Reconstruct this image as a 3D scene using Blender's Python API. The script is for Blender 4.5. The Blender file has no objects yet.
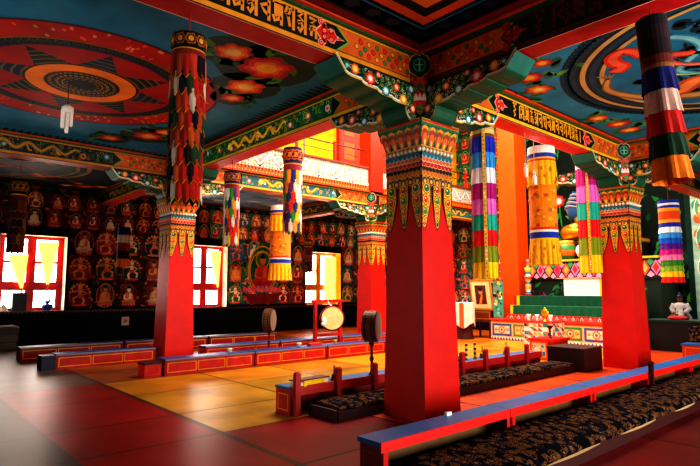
import bpy, math, random
from mathutils import Vector, Matrix
PI = math.pi
rnd = random.Random(7)
SC = bpy.context.scene
COL = SC.collection

# ------------------------------------------------------------------ colours
def H(s):
    s = s.lstrip('#')
    out = []
    for i in (0, 2, 4):
        v = int(s[i:i+2], 16) / 255
        out.append(v/12.92 if v <= .04045 else ((v+.055)/1.055)**2.4)
    return (out[0], out[1], out[2], 1.0)
RED = H('c8140c'); DRED = H('7c0c0a'); GOLD = H('e0a020'); ORANGE = H('e85a14'); BLACK = H('0c0a0a')
GREEN = H('127048'); DGREEN = H('0a3a26'); LGREEN = H('54a838'); BLUE = H('2468b4'); NAVY = H('101c48')
TEAL = H('1a7078'); WHITE = H('ece6da'); CREAM = H('e8d8a0'); YELLOW = H('f4c020'); PINK = H('e878a0')
TURQ = H('3aa8a8'); CORAL = H('f06040'); VIOLET = H('4a2a8a'); BROWN = H('4a2a14'); SKYB = H('40a0d8')
MAGENTA = H('c01880'); OLIVE = H('8a9a20'); DTEAL = H('123c46')
def mixc(a, b, t): return tuple(a[i]*(1-t)+b[i]*t for i in range(3)) + (1.0,)
def dim(a, k): return (a[0]*k, a[1]*k, a[2]*k, 1.0)

# ------------------------------------------------------------------ materials
def painted(name, rough=.5, var=.25, scale=6.0, spec=.4, bump=0.0, sheen=0.0, emit=0.0):
    m = bpy.data.materials.new(name); m.use_nodes = True
    nt = m.node_tree; b = nt.nodes['Principled BSDF']
    at = nt.nodes.new('ShaderNodeAttribute'); at.attribute_name = 'Col'
    tc = nt.nodes.new('ShaderNodeTexCoord')
    no = nt.nodes.new('ShaderNodeTexNoise'); no.inputs['Scale'].default_value = scale; no.inputs['Detail'].default_value = 5
    nt.links.new(tc.outputs['Object'], no.inputs['Vector'])
    mr = nt.nodes.new('ShaderNodeMapRange'); mr.inputs[1].default_value = .3; mr.inputs[2].default_value = .7
    mr.inputs[3].default_value = 1-var; mr.inputs[4].default_value = 1+var*.4
    nt.links.new(no.outputs['Fac'], mr.inputs[0])
    mx = nt.nodes.new('ShaderNodeVectorMath'); mx.operation = 'SCALE'
    nt.links.new(at.outputs['Color'], mx.inputs[0]); nt.links.new(mr.outputs[0], mx.inputs['Scale'])
    nt.links.new(mx.outputs[0], b.inputs['Base Color'])
    b.inputs['Roughness'].default_value = rough; b.inputs['Specular IOR Level'].default_value = spec
    if sheen: b.inputs['Sheen Weight'].default_value = sheen
    if bump:
        bp = nt.nodes.new('ShaderNodeBump'); bp.inputs['Strength'].default_value = bump; bp.inputs['Distance'].default_value = .02
        nt.links.new(no.outputs['Fac'], bp.inputs['Height']); nt.links.new(bp.outputs[0], b.inputs['Normal'])
    return m
PAINT = painted('painted_wood', .5, .22)
GLOSS = painted('lacquered_paint', .42, .12, 3.0, .3)
WALLP = painted('wall_painting', .75, .35, 4.0, .12)
CEILP = painted('ceiling_painting', .55, .3, 2.5, .25)
CLOTH = painted('silk_cloth', .8, .15, 14.0, .15, sheen=.2)
FLOORM = painted('polished_floor', .36, .5, 1.1, .22, bump=.1)
METAL = painted('brass', .3, .1); METAL.node_tree.nodes['Principled BSDF'].inputs['Metallic'].default_value = .8

def carpet_mat():
    m = bpy.data.materials.new('brocade_carpet'); m.use_nodes = True
    nt = m.node_tree; b = nt.nodes['Principled BSDF']; b.inputs['Roughness'].default_value = .95
    b.inputs['Specular IOR Level'].default_value = .05
    N = nt.nodes.new; K = nt.links.new
    tc = N('ShaderNodeTexCoord')
    no = N('ShaderNodeTexNoise'); no.inputs['Scale'].default_value = 9
    ad = N('ShaderNodeVectorMath'); ad.operation = 'MULTIPLY_ADD'; ad.inputs[1].default_value = (.07, .07, .07)
    K(tc.outputs['Object'], no.inputs['Vector']); K(no.outputs['Color'], ad.inputs[0]); K(tc.outputs['Object'], ad.inputs[2])
    vo = N('ShaderNodeTexVoronoi'); vo.inputs['Scale'].default_value = 13; vo.inputs['Randomness'].default_value = .75
    K(ad.outputs[0], vo.inputs['Vector'])
    def ramp(stops):
        r = N('ShaderNodeValToRGB'); r.color_ramp.interpolation = 'CONSTANT'; e = r.color_ramp.elements
        e[0].position = 0; e[0].color = H(stops[0][1]); e[1].position = stops[1][0]; e[1].color = H(stops[1][1])
        for p, c in stops[2:]: e.new(p).color = H(c)
        K(vo.outputs['Distance'], r.inputs[0]); return r
    r1 = ramp([(0, '8a6438'), (.14, '0a0a0e'), (.22, '7a5430'), (.34, '0c0c14'), (.42, '6a4424'), (.54, '0c0c12')])
    r2 = ramp([(0, '7a2c1c'), (.12, '907048'), (.22, '08080c'), (.36, '6e4a2c'), (.44, '14182c'), (.55, '0a0a10')])
    sp = N('ShaderNodeSeparateColor'); K(vo.outputs['Color'], sp.inputs[0])
    gt = N('ShaderNodeMath'); gt.operation = 'GREATER_THAN'; gt.inputs[1].default_value = .5; K(sp.outputs[0], gt.inputs[0])
    mx = N('ShaderNodeMix'); mx.data_type = 'RGBA'
    K(gt.outputs[0], mx.inputs[0]); K(r1.outputs[0], mx.inputs[6]); K(r2.outputs[0], mx.inputs[7])
    K(mx.outputs[2], b.inputs['Base Color'])
    return m
CARPET = carpet_mat()
def pane_mat(name, col, strength):
    m = bpy.data.materials.new(name); m.use_nodes = True
    b = m.node_tree.nodes['Principled BSDF']; b.inputs['Base Color'].default_value = col; b.inputs['Roughness'].default_value = .3
    b.inputs['Emission Color'].default_value = col; b.inputs['Emission Strength'].default_value = strength
    return m
PANE = pane_mat('bright_window_glass', (1, .97, .92, 1), 7.5)
GAUZE = pane_mat('glowing_gauze', (1, .56, .14, 1), 1.3)  # glow put into the cloth in place of daylight coming through

# ------------------------------------------------------------------ mesh builder
class MB:
    def __init__(s): s.v = []; s.f = []; s.c = []
    def add(s, vs, fs, col):
        o = len(s.v); s.v += [tuple(p) for p in vs]
        for i, f in enumerate(fs):
            s.f.append(tuple(o+k for k in f)); s.c.append(col[i] if isinstance(col, list) else col)
        return s
    def box(s, x0, x1, y0, y1, z0, z1, col):
        vs = [(x, y, z) for z in (z0, z1) for y in (y0, y1) for x in (x0, x1)]
        return s.add(vs, [(0, 2, 3, 1), (4, 5, 7, 6), (0, 1, 5, 4), (2, 6, 7, 3), (0, 4, 6, 2), (1, 3, 7, 5)], col)
    def frust(s, w0, w1, z0, z1, col, caps=True, cx=0, cy=0):    # square, half widths
        vs = [(cx+a*w0, cy+b*w0, z0) for a, b in ((-1, -1), (1, -1), (1, 1), (-1, 1))] + [(cx+a*w1, cy+b*w1, z1) for a, b in ((-1, -1), (1, -1), (1, 1), (-1, 1))]
        fs = [(i, (i+1) % 4, 4+(i+1) % 4, 4+i) for i in range(4)]
        if caps: fs += [(3, 2, 1, 0), (4, 5, 6, 7)]
        return s.add(vs, fs, col)
    def lathe(s, prof, n=20, cx=0, cy=0, cz=0, cols=None, col=None, wob=0, wn=12, cap=True):
        vs = []; fs = []; cc = []
        for j, (r, z) in enumerate(prof):
            for i in range(n):
                a = 2*PI*i/n
                rr = r*(1 + wob*math.cos(wn*a)) if wob else r
                vs.append((cx+rr*math.cos(a), cy+rr*math.sin(a), cz+z))
        for j in range(len(prof)-1):
            for i in range(n):
                k = (i+1) % n
                fs.append((j*n+i, j*n+k, (j+1)*n+k, (j+1)*n+i)); cc.append(cols[j] if cols else col)
        if cap:
            fs.append(tuple(range(n-1, -1, -1))); cc.append(cols[0] if cols else col)
            fs.append(tuple((len(prof)-1)*n+i for i in range(n))); cc.append(cols[-1] if cols else col)
        return s.add(vs, fs, cc)
    def tube(s, pts, r, col, n=8, r2=None):
        pts = [Vector(p) for p in pts]; vs = []; fs = []
        m = len(pts)
        for j, p in enumerate(pts):
            d = (pts[min(j+1, m-1)] - pts[max(j-1, 0)]).normalized()
            u = d.cross(Vector((0, 0, 1)))
            if u.length < .01: u = d.cross(Vector((0, 1, 0)))
            u.normalize(); w = d.cross(u)
            rr = r if r2 is None else r + (r2-r)*j/(m-1)
            for i in range(n):
                a = 2*PI*i/n
                vs.append(p + u*rr*math.cos(a) + w*rr*math.sin(a))
        for j in range(m-1):
            for i in range(n):
                k = (i+1) % n; fs.append((j*n+i, j*n+k, (j+1)*n+k, (j+1)*n+i))
        fs.append(tuple(range(n-1, -1, -1))); fs.append(tuple((m-1)*n+i for i in range(n)))
        return s.add(vs, fs, col)
    def ball(s, c, r, col, n=10, m=6, sq=(1, 1, 1)):
        prof = [(max(r*math.sin(PI*j/m), 1e-4), -r*math.cos(PI*j/m)) for j in range(m+1)]
        o = len(s.v); s.lathe(prof, n, col=col)
        for i in range(o, len(s.v)):
            p = s.v[i]; s.v[i] = (c[0]+p[0]*sq[0], c[1]+p[1]*sq[1], c[2]+p[2]*sq[2])
        return s
    def prism(s, poly, fr, d0, d1, col, sidecol=None):     # 2-D polygon in frame fr extruded along the frame's normal
        n = len(poly)
        vs = [fr(u, v, d0) for u, v in poly] + [fr(u, v, d1) for u, v in poly]
        fs = [tuple(range(n-1, -1, -1)), tuple(range(n, 2*n))] + [(i, (i+1) % n, n+(i+1) % n, n+i) for i in range(n)]
        cs = [col, col] + ([sidecol]*n if not isinstance(sidecol, list) else sidecol) if sidecol else [col]*len(fs)
        return s.add(vs, fs, cs)
    def xf(s, M, start=0):
        for i in range(start, len(s.v)): s.v[i] = tuple(M @ Vector(s.v[i]))
        return s
    def build(s, name, mat, parent=None, smooth=False, off=None):
        me = bpy.data.meshes.new(name)
        if off is None and parent is not None: off = None
        vs = s.v if off is None else [(p[0]-off[0], p[1]-off[1], p[2]-off[2]) for p in s.v]
        me.from_pydata(vs, [], s.f); me.materials.append(mat)
        at = me.color_attributes.new('Col', 'FLOAT_COLOR', 'CORNER')
        flat = []
        for f, c in zip(s.f, s.c): flat.extend(list(c)*len(f))
        at.data.foreach_set('color', flat)
        if smooth: me.polygons.foreach_set('use_smooth', [True]*len(s.f))
        me.update()
        o = bpy.data.objects.new(name, me); COL.objects.link(o)
        if parent is not None: o.parent = parent
        return o

def frame(O, ex, ey):
    O = Vector(O); ex = Vector(ex); ey = Vector(ey); n = ex.cross(ey).normalized()
    return lambda u, v, d=0: O + ex*u + ey*v + n*d

class Art:                       # flat painting: thin layers of coloured polygons on a surface
    L = .0012
    def __init__(s, mb, fr, base=0): s.mb = mb; s.fr = fr; s.b = base
    def poly(s, pts, col, l=1):
        s.mb.add([s.fr(u, v, (l+s.b)*s.L) for u, v in pts], [tuple(range(len(pts)))], col); return s
    def rect(s, x0, x1, y0, y1, col, l=1): return s.poly([(x0, y0), (x1, y0), (x1, y1), (x0, y1)], col, l)
    def disc(s, cx, cy, r, col, l=1, n=14, ry=None, rot=0):
        ry = r if ry is None else ry; c, sn = math.cos(rot), math.sin(rot)
        return s.poly([(cx+c*r*math.cos(a)-sn*ry*math.sin(a), cy+sn*r*math.cos(a)+c*ry*math.sin(a)) for a in (2*PI*i/n for i in range(n))], col, l)
    def ring(s, cx, cy, r0, r1, col, l=1, n=48):
        vs = []
        for i in range(n):
            a = 2*PI*i/n
            vs += [s.fr(cx+r0*math.cos(a), cy+r0*math.sin(a), (l+s.b)*s.L), s.fr(cx+r1*math.cos(a), cy+r1*math.sin(a), (l+s.b)*s.L)]
        s.mb.add(vs, [(2*i, 2*i+1, (2*i+3) % (2*n), (2*i+2) % (2*n)) for i in range(n)], col); return s
    def stroke(s, pts, w, col, l=1, closed=False, w2=None):
        n = len(pts); vs = []
        for i, (x, y) in enumerate(pts):
            a = pts[(i-1) % n] if (closed or i > 0) else pts[i]
            b = pts[(i+1) % n] if (closed or i < n-1) else pts[i]
            dx, dy = b[0]-a[0], b[1]-a[1]; q = math.hypot(dx, dy) or 1
            ww = (w if w2 is None else w + (w2-w)*i/max(n-1, 1))/2
            vs += [s.fr(x-dy/q*ww, y+dx/q*ww, (l+s.b)*s.L), s.fr(x+dy/q*ww, y-dx/q*ww, (l+s.b)*s.L)]
        m = n if closed else n-1
        s.mb.add(vs, [(2*i+1, (2*i+3) % (2*n), (2*i+2) % (2*n), 2*i) for i in range(m)], col); return s
    def box(s, x0, x1, y0, y1, w, col, l=1):
        s.rect(x0, x1, y0, y0+w, col, l); s.rect(x0, x1, y1-w, y1, col, l); s.rect(x0, x0+w, y0+w, y1-w, col, l); s.rect(x1-w, x1, y0+w, y1-w, col, l); return s
    def curl(s, x, y, r, a0, col, l=1, w=None, turns=1.1, hand=1):
        pts = []
        for i in range(9):
            t = i/8; rr = r*(1-.75*t); a = a0 + hand*turns*2*PI*t
            pts.append((x+rr*math.cos(a), y+rr*math.sin(a)))
        return s.stroke(pts, w or r*.3, col, l, w2=(w or r*.3)*.6)
    def flower(s, x, y, r, cols, l=1, n=8, rot=0):
        k = len(cols)
        for j, c in enumerate(cols):
            R = r*(1-j/(k+.6))
            pts = []
            for i in range(n*3):
                a = rot + 2*PI*i/(n*3); m = (1, .93, .78)[i % 3] if j < k-1 else 1
                pts.append((x+R*m*math.cos(a), y+R*m*math.sin(a)))
            s.poly(pts, c, l+j)
        return s
    def leaf(s, x, y, L, w, a, col, l=1):
        c, sn = math.cos(a), math.sin(a)
        return s.poly([(x+c*u*L-sn*v*w, y+sn*u*L+c*v*w) for u, v in ((0, 0), (.3, -.5), (.65, -.4), (1, 0), (.65, .4), (.3, .5))], col, l)
    def scrollwork(s, inside, bb, step, cols, r, l=1, seed=1):
        R = random.Random(seed); x0, x1, y0, y1 = bb
        nx = int((x1-x0)/step)+1; ny = int((y1-y0)/step)+1
        for i in range(nx):
            for j in range(ny):
                x = x0+(i+.5+R.uniform(-.25, .25))*step; y = y0+(j+.5+R.uniform(-.25, .25))*step
                if inside(x, y): s.curl(x, y, r*R.uniform(.8, 1.15), R.uniform(0, 6.28), R.choice(cols), l, r*.36, R.choice((.8, 1.1)), R.choice((1, -1)))
        return s
    def buddha(s, x, y, h, robe, halo, skin, aur, l=1, rim=None):
        rim = rim or GOLD
        s.disc(x, y+h*.45, h*.36, rim, l, 16, h*.5); s.disc(x, y+h*.45, h*.33, aur, l+1, 16, h*.47)
        s.disc(x, y+h*.72, h*.2, rim, l+2, 14); s.disc(x, y+h*.72, h*.175, halo, l+3, 14)
        for i in range(-2, 3): s.leaf(x+i*h*.1, y+h*.02, h*.14, h*.1, PI/2-i*.25, PINK if i % 2 else CORAL, l+3)
        s.disc(x, y+h*.2, h*.3, dim(robe, .75), l+4, 12, h*.1)
        s.poly([(x-h*.22, y+h*.2), (x+h*.22, y+h*.2), (x+h*.17, y+h*.52), (x+h*.06, y+h*.6), (x-h*.06, y+h*.6), (x-h*.17, y+h*.52)], robe, l+5)
        s.poly([(x-h*.02, y+h*.3), (x+h*.1, y+h*.3), (x+h*.12, y+h*.52), (x+h*.04, y+h*.58)], skin, l+6)
        s.stroke([(x-h*.17, y+h*.5), (x-h*.2, y+h*.33), (x-h*.03, y+h*.28)], h*.06, skin, l+6)
        s.disc(x, y+h*.7, h*.08, skin, l+6, 10, h*.1); s.disc(x, y+h*.79, h*.075, NAVY, l+7, 8, h*.045); s.disc(x, y+h*.84, h*.035, NAVY, l+7, 6)
        return s
    def dancer(s, x, y, h, robe, skin, aur, l=1, f=1):
        s.poly([(x-h*.4, y+h*.1), (x-h*.2, y), (x+h*.2, y), (x+h*.4, y+h*.1), (x+h*.44, y+h*.5), (x+h*.25, y+h*.85), (x, y+h), (x-h*.25, y+h*.85), (x-h*.44, y+h*.5)], aur, l)
        for a in range(9): t = PI*(a+.5)/9; s.leaf(x+h*.3*math.cos(t), y+h*.5+h*.32*math.sin(t), h*.13, h*.09, t, CORAL if a % 2 else GOLD, l+1)
        s.disc(x, y+h*.06, h*.3, robe, l+1, 10, h*.05)
        s.stroke([(x-f*h*.05, y+h*.42), (x-f*h*.16, y+h*.25), (x-f*h*.1, y+h*.08)], h*.09, skin, l+2); s.stroke([(x+f*h*.04, y+h*.42), (x+f*h*.24, y+h*.32), (x+f*h*.2, y+h*.14)], h*.085, skin, l+2)
        s.poly([(x-h*.12, y+h*.34), (x+h*.12, y+h*.34), (x+h*.09, y+h*.48), (x-h*.09, y+h*.48)], robe, l+3)
        s.stroke([(x, y+h*.44), (x, y+h*.66)], h*.15, skin, l+2)
        s.stroke([(x-h*.06, y+h*.62), (x-h*.26, y+h*.56), (x-h*.3, y+h*.76)], h*.055, skin, l+3); s.stroke([(x+h*.06, y+h*.62), (x+h*.24, y+h*.52), (x+h*.1, y+h*.44)], h*.055, skin, l+3)
        s.stroke([(x-h*.34, y+h*.2), (x-h*.38, y+h*.5), (x-h*.1, y+h*.7), (x+h*.3, y+h*.66), (x+h*.38, y+h*.3)], h*.03, robe, l+3)
        s.disc(x, y+h*.75, h*.085, skin, l+3, 10); s.poly([(x-h*.1, y+h*.79), (x+h*.1, y+h*.79), (x+h*.06, y+h*.88), (x, y+h*.92), (x-h*.06, y+h*.88)], GOLD, l+4)
        return s
    def ornament(s, x, y, w, h, col, edge, l=1, face=1):     # red cloud scroll pointing along +x * face
        q = [(0, 0), (.18, .28), (.1, .5), (.35, .38), (.4, .2), (.62, .26), (.7, .08), (1, 0), (.7, -.08), (.62, -.26), (.4, -.2), (.35, -.38), (.1, -.5), (.18, -.28)]
        s.poly([(x+face*w*u, y+h*v) for u, v in (q if face > 0 else q[::-1])], edge, l)
        s.poly([(x+face*w*(.05+.9*u), y+h*.85*v) for u, v in (q if face > 0 else q[::-1])], col, l+1)
        for u, v, r in ((.2, .38, .15), (.2, -.38, .15), (.3, .08, .13), (.52, .16, .11), (.52, -.16, .11), (.3, -.14, .12), (.74, 0, .09)):
            s.disc(x+face*w*u, y+h*v, h*r, edge, l+1, 10); s.disc(x+face*w*u, y+h*v, h*r*.8, col, l+2, 10)
            s.curl(x+face*w*u, y+h*v, h*r*.6, 0, edge, l+3, h*.035)
        return s

# Lantsa letters as brush strokes in a unit cell
GLY = dict(
  bar=[[(.5, .92), (.5, 0)]],
  ma=[[(0, .94), (1, .94)], [(.86, .94), (.86, 0)], [(.28, .94), (.3, .3)], [(.56, .94), (.56, .35)], [(.05, .35), (.22, .12), (.5, .22), (.86, .34)]],
  ta=[[(.05, .62), (.2, .92), (.55, .8), (.3, .55), (.08, .66)], [(.3, .6), (.5, .1)], [(.5, .84), (.86, .94)], [(.86, 1), (.86, 0)]],
  hri=[[(.05, .95), (.6, .9), (.2, .72), (.62, .6), (.1, .46)], [(.1, .4), (.45, .5), (.6, .3), (.35, .06), (.12, .24)], [(.88, 1), (.88, 0)]],
  hum=[[(.3, 1.12), (.52, 1.02), (.76, 1.12)], [(.08, .86), (.8, .84), (.3, .64), (.82, .56), (.15, .44)], [(.1, .3), (.4, .42), (.8, .36), (.84, 0)], [(.36, .38), (.3, .06)]],
  om=[[(.02, .94), (.98, .94)], [(.6, .94), (.3, .72), (.72, .55), (.2, .38), (.62, .2), (.3, .04)]],
  va=[[(0, .94), (1, .94)], [(.86, .94), (.86, 0)], [(.86, .72), (.12, .55), (.45, .34), (.86, .22)]],
  cha=[[(0, .94), (1, .94)], [(.86, .94), (.86, 0)], [(.1, .7), (.5, .78), (.55, .42), (.15, .35), (.4, .1)]],
  ki=[[(0, 1.08), (.4, 1.16), (.86, 1.0)], [(.05, .9), (.9, .9)], [(.86, .9), (.86, 0)], [(.4, .9), (.12, .6), (.5, .5), (.2, .2)]],
  ga=[[(.1, .9), (.6, .94), (.45, .5), (.15, .3), (.5, .3)], [(.86, 1), (.86, 0)]])
def write(A, seq, x, y, h, adv, col, l, sl=0.0):
    for g in seq:
        for st in GLY[g]: A.stroke([(x+adv*(.08+.84*u)+sl*v*h, y+v*h) for u, v in st], adv*.24, col, l)
        x += adv*(.55 if g == 'bar' else 1)

# ------------------------------------------------------------------ scene tree helpers
def thing(name, label, cat, loc=(0, 0, 0), rotz=0, group=None):
    o = bpy.data.objects.new(name, None); COL.objects.link(o); o.empty_display_size = .1
    o.location = loc; o.rotation_euler = (0, 0, rotz); o['label'] = label; o['category'] = cat
    if group: o['group'] = group
    o['kind'] = 'thing'
    return o
def tag(o, label, cat, group=None, kind='thing'):
    o['label'] = label; o['category'] = cat; o['kind'] = kind
    if group: o['group'] = group
    return o
def struct(o, label=None, cat=None):
    o['kind'] = 'structure'
    if label: o['label'] = label
    if cat: o['category'] = cat
    return o
def dup(root, loc, rotz=None, label=None, group=None):
    r = root.copy(); COL.objects.link(r); r.location = loc
    if rotz is not None: r.rotation_euler = (0, 0, rotz)
    if label: r['label'] = label
    if group: r['group'] = group
    for ch in list(root.children):
        c = ch.copy(); COL.objects.link(c); c.parent = r
        for g in list(ch.children):
            d = g.copy(); COL.objects.link(d); d.parent = c
    return r
# ================================================================== THE ROOM
AX, AY, BX, BY = 5.125, 4.454, 11.262, 11.717      # column grid
WX, SY = -1.01, -2.81
NY, EX_ = 17.0, 17.5
ZB, ZC, ZT = 4.04, 4.45, 8.6
# ---- floor: painted slabs with dark joints
fl = MB(); fl.box(-4, EX_+.3, -5, NY+.3, -.2, 0, H('181210'))
FA = Art(fl, frame((0, 0, 0), (1, 0, 0), (0, 1, 0)))
gx = [-4, -1.47, -.02, 1.43, 2.88, 4.6, 6.05, 7.5, 8.95, 10.4, 11.85, 13.3, 14.75, 17.5]
gy = [-5, -1.9, -.45, 1.0, 2.4, 3.9, 5.3, 6.42, 7.95, 9.3, 10.7, 12.2, 14, 15.5, 17]
RF = random.Random(3)
for i in range(len(gx)-1):
    for j in range(len(gy)-1):
        cx = (gx[i]+gx[i+1])/2; cy = (gy[j]+gy[j+1])/2
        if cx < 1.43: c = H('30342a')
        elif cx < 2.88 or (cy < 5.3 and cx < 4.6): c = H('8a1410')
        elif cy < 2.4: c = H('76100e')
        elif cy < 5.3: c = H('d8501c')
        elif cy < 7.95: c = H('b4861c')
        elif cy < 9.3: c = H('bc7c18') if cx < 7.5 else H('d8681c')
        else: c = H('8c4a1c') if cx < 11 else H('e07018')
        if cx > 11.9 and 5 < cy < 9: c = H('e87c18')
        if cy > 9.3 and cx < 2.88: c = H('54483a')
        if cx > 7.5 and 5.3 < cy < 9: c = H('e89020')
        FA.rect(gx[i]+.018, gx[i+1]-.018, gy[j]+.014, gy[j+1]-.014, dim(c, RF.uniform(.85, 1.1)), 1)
# wider pale weathered joints beside the red walkway
for X in (1.43, 2.88): FA.rect(X-.035, X+.035, -5, 17, H('3a2c20'), 2)
struct(fl.build('floor', FLOORM))

# ---- north wall with three window openings
WIN = [(2.50, 4.16), (7.86, 9.32), (12.74, 14.56)]
WZ0, WZ1 = .92, 3.04
wn = MB()
xs = [-4] + [q for w in WIN for q in w] + [EX_+.3]
for k in range(0, len(xs), 2): wn.box(xs[k], xs[k+1], NY, NY+.5, 0, 4.6, H('2a0e0a'))
for a, b in WIN:
    wn.box(a, b, NY, NY+.5, 0, WZ0, H('2a0e0a')); wn.box(a, b, NY, NY+.5, WZ1, 4.6, H('2a0e0a'))
NA = Art(wn, frame((0, NY, 0), (1, 0, 0), (0, 0, 1)))   # normal = ex x ey = -y
for k in range(0, len(xs), 2): NA.rect(xs[k], xs[k+1], .0, 4.45, BLACK, 1)
for a, b in WIN: NA.rect(a, b, 0, WZ0, BLACK, 1); NA.rect(a, b, WZ1, 4.45, BLACK, 1)
RB = random.Random(11)
def mural_ok(x, y, r, wins): return all(not (a-r-.05 < x < b+r+.05 and y < WZ1+r) for a, b in wins)
def mural(A, x0, x1, z0, z1, wins, seed, dark, step=.62):
    R = random.Random(seed)
    if dark:
        grounds = [H('3a1410'), H('4a1812'), H('1c2a22'), H('38200f'), H('2a1418')]
        aur = [H('6a2016'), H('2c3c30'), H('7a3418'), H('581c18'), H('2c2c34')]
        robes = [H('b83c20'), H('c85030'), H('9c2c1c'), H('c87848'), H('a85838'), H('d8b890')]
        halos = [H('2c6040'), H('385060'), H('8a4020'), H('7c6830'), H('48583c')]
        skins = [H('d8a068'), H('d08858'), H('d8b890'), H('b87040'), H('e0c8a8')]
        bits = [H('8a3020'), H('a04828'), H('2c4838'), H('100c0c'), H('704020'), H('b06838'), H('100a0a')]
        rim = H('b87838')
    else:
        grounds = [H('2c5a3c'), H('5a2418'), H('244a58'), H('6a3018'), H('305c34')]
        aur = [H('2c7a48'), H('9a3420'), H('2c6078'), H('b06820'), H('702838')]
        robes = [H('c83c20'), H('d85830'), H('a82c1c'), H('e09040'), H('d8c8a0')]
        halos = [H('2c7a48'), H('3c7890'), H('a04820'), H('b09038'), H('588848')]
        skins = [H('e8b070'), H('e09860'), H('e8c8a0'), H('c87848'), H('f0d8b8')]
        bits = [H('c04828'), H('3c8a54'), H('c89038'), H('3c7088'), H('181410'), H('8a3020'), H('d89068'), H('20140c')]
        rim = H('d89c40')
    k_ = 1.2 if dark else 1.7
    grounds, aur, robes, halos, skins, bits = [[dim(c, k_) for c in q] for q in (grounds, aur, robes, halos, skins, bits)]
    n = max(1, int((x1-x0)/step)); sx = (x1-x0)/n
    m = max(1, int((z1-z0)/(step*.98))); sz = (z1-z0)/m
    for i in range(n):
        for j in range(m):
            x = x0+(i+.5)*sx; y = z0+j*sz
            A.rect(x-sx*.5, x+sx*.5, y, y+sz, R.choice(grounds), 2)
    for k in range(int((x1-x0)*(z1-z0)*42)):
        u = R.uniform(x0+.06, x1-.06); v = R.uniform(z0+.05, z1-.05); c = R.choice(bits); q = R.random()
        if q < .35: A.disc(u, v, R.uniform(.03, .09), c, 3, 9, R.uniform(.02, .06), R.uniform(-.6, .6))
        elif q < .7: A.curl(u, v, R.uniform(.04, .09), R.uniform(0, 6), c, 3, .02, 1, R.choice((1, -1)))
        else: A.leaf(u, v, R.uniform(.08, .18), .05, R.uniform(0, 6.28), c, 3)
    for i in range(n):
        for j in range(m):
            x = x0+(i+.5)*sx+R.uniform(-.05, .05); y = z0+j*sz
            if R.random() < .3: A.dancer(x, y+.03, sz*R.uniform(.9, 1.0), R.choice(robes), R.choice(skins), R.choice(aur), 4, R.choice((1, -1))); continue
            A.buddha(x, y+.02, sz*R.uniform(.9, 1.06), R.choice(robes), R.choice(halos), R.choice(skins), R.choice(aur), 4, rim=rim if R.random() < .6 else R.choice(bits))
for a, b, d in ((-4, 2.45, True), (4.2, 7.8, True), (9.35, 12.7, False), (14.6, EX_, False)):
    mural(NA, a, b, 1.0, 3.3, [], int(a*10)+77, d)
mural(NA, -4, 8.6, 3.28, 4.3, [], 5, True, .5); mural(NA, 8.6, EX_, 3.28, 4.3, [], 6, False, .5)
# the large seated figure above a pink lotus throne
NA.disc(10.75, 2.2, .62, GOLD, 13, 24, .95); NA.disc(10.75, 2.2, .56, H('1c6a38'), 14, 24, .9)
NA.b = 14; NA.buddha(10.75, 1.5, 1.55, H('c83020'), H('287a3a'), H('d06838'), H('1c5a34'), 1); NA.b = 0
for i in range(9): NA.leaf(10.75+(i-4)*.17, 1.42, .26, .2, PI/2-(i-4)*.12, PINK if i % 2 else CORAL, 26)
NA.poly([(10.0, 1.38), (10.25, 1.0), (11.25, 1.0), (11.5, 1.38)], H('8a2a20'), 25)
# valance frieze under the ceiling and the carved ledge line
for i in range(60): NA.poly([(-3+i*.34, 4.42), (-3+i*.34+.3, 4.42), (-3+i*.34+.15, 4.3)], (H('a03818'), H('285848'), H('906820'))[i % 3], 12)
NA.rect(-4, EX_, .86, .93, H('3a2412'), 12)
for i in range(210):
    X = -3.9+i*.1
    NA.rect(X, X+.05, .868, .92, H('7a5428'), 13)
struct(wn.build('wall_north', WALLP))
ledge = MB(); ledge.box(-4, EX_, NY-.06, NY-.001, .9, .935, H('3a2010'))
struct(ledge.build('trim_1', PAINT))

RED0 = RED
# windows
for k, (a, b) in enumerate(WIN):
    w = MB(); yy = NY+.34; RED = H('e08c18') if k == 2 else H('c8140c')  # third frame coloured orange-yellow to stand for yellow light on it
    w.box(a, b, yy, yy+.08, WZ0, WZ0+.1, RED); w.box(a, b, yy, yy+.08, WZ1-.1, WZ1, RED)
    w.box(a, a+.17, yy, yy+.08, WZ0+.1, WZ1-.1, RED); w.box(b-.17, b, yy, yy+.08, WZ0+.1, WZ1-.1, RED)
    mxx = (a+b)/2
    w.box(mxx-.11, mxx+.11, yy, yy+.08, WZ0+.1, WZ1-.1, RED)
    for q0, q1 in ((a+.17, mxx-.11), (mxx+.11, b-.17)):
        w.box(q0, q1, yy, yy+.07, WZ0+.58, WZ0+.82, RED); w.box(q0, q1, yy, yy+.05, WZ0+1.34, WZ0+1.41, RED)
    o = struct(w.build('window_%d' % (k+1), PAINT))
    p = MB(); p.box(a+.1, b-.1, yy+.05, yy+.06, WZ0+.08, WZ1-.08, WHITE); p.build('window_pane', PANE, o)
    r = MB(); rc = H('f4ead8') if k < 2 else H('f4c428')    # pale plastered reveals and sill; third's yellow is window light put into colour
    r.box(a, a+.01, NY+.002, yy, WZ0, WZ1, rc); r.box(b-.01, b, NY+.002, yy, WZ0, WZ1, rc)
    r.box(a+.01, b-.01, NY+.002, yy, WZ1-.01, WZ1, H('e0c8b0')); r.box(a+.01, b-.01, NY+.002, yy, WZ0, WZ0+.008, H('c8b8a0'))
    r.build('window_reveal', PAINT, o)

RED = RED0
# ---- east wall behind the altar
we = MB(); we.box(EX_, EX_+.4, -5, NY+.5, 0, ZT, H('16120e'))
EA = Art(we, frame((EX_, 0, 0), (0, -1, 0), (0, 0, 1)))       # u = -y, normal = -x
R = random.Random(21)
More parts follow.
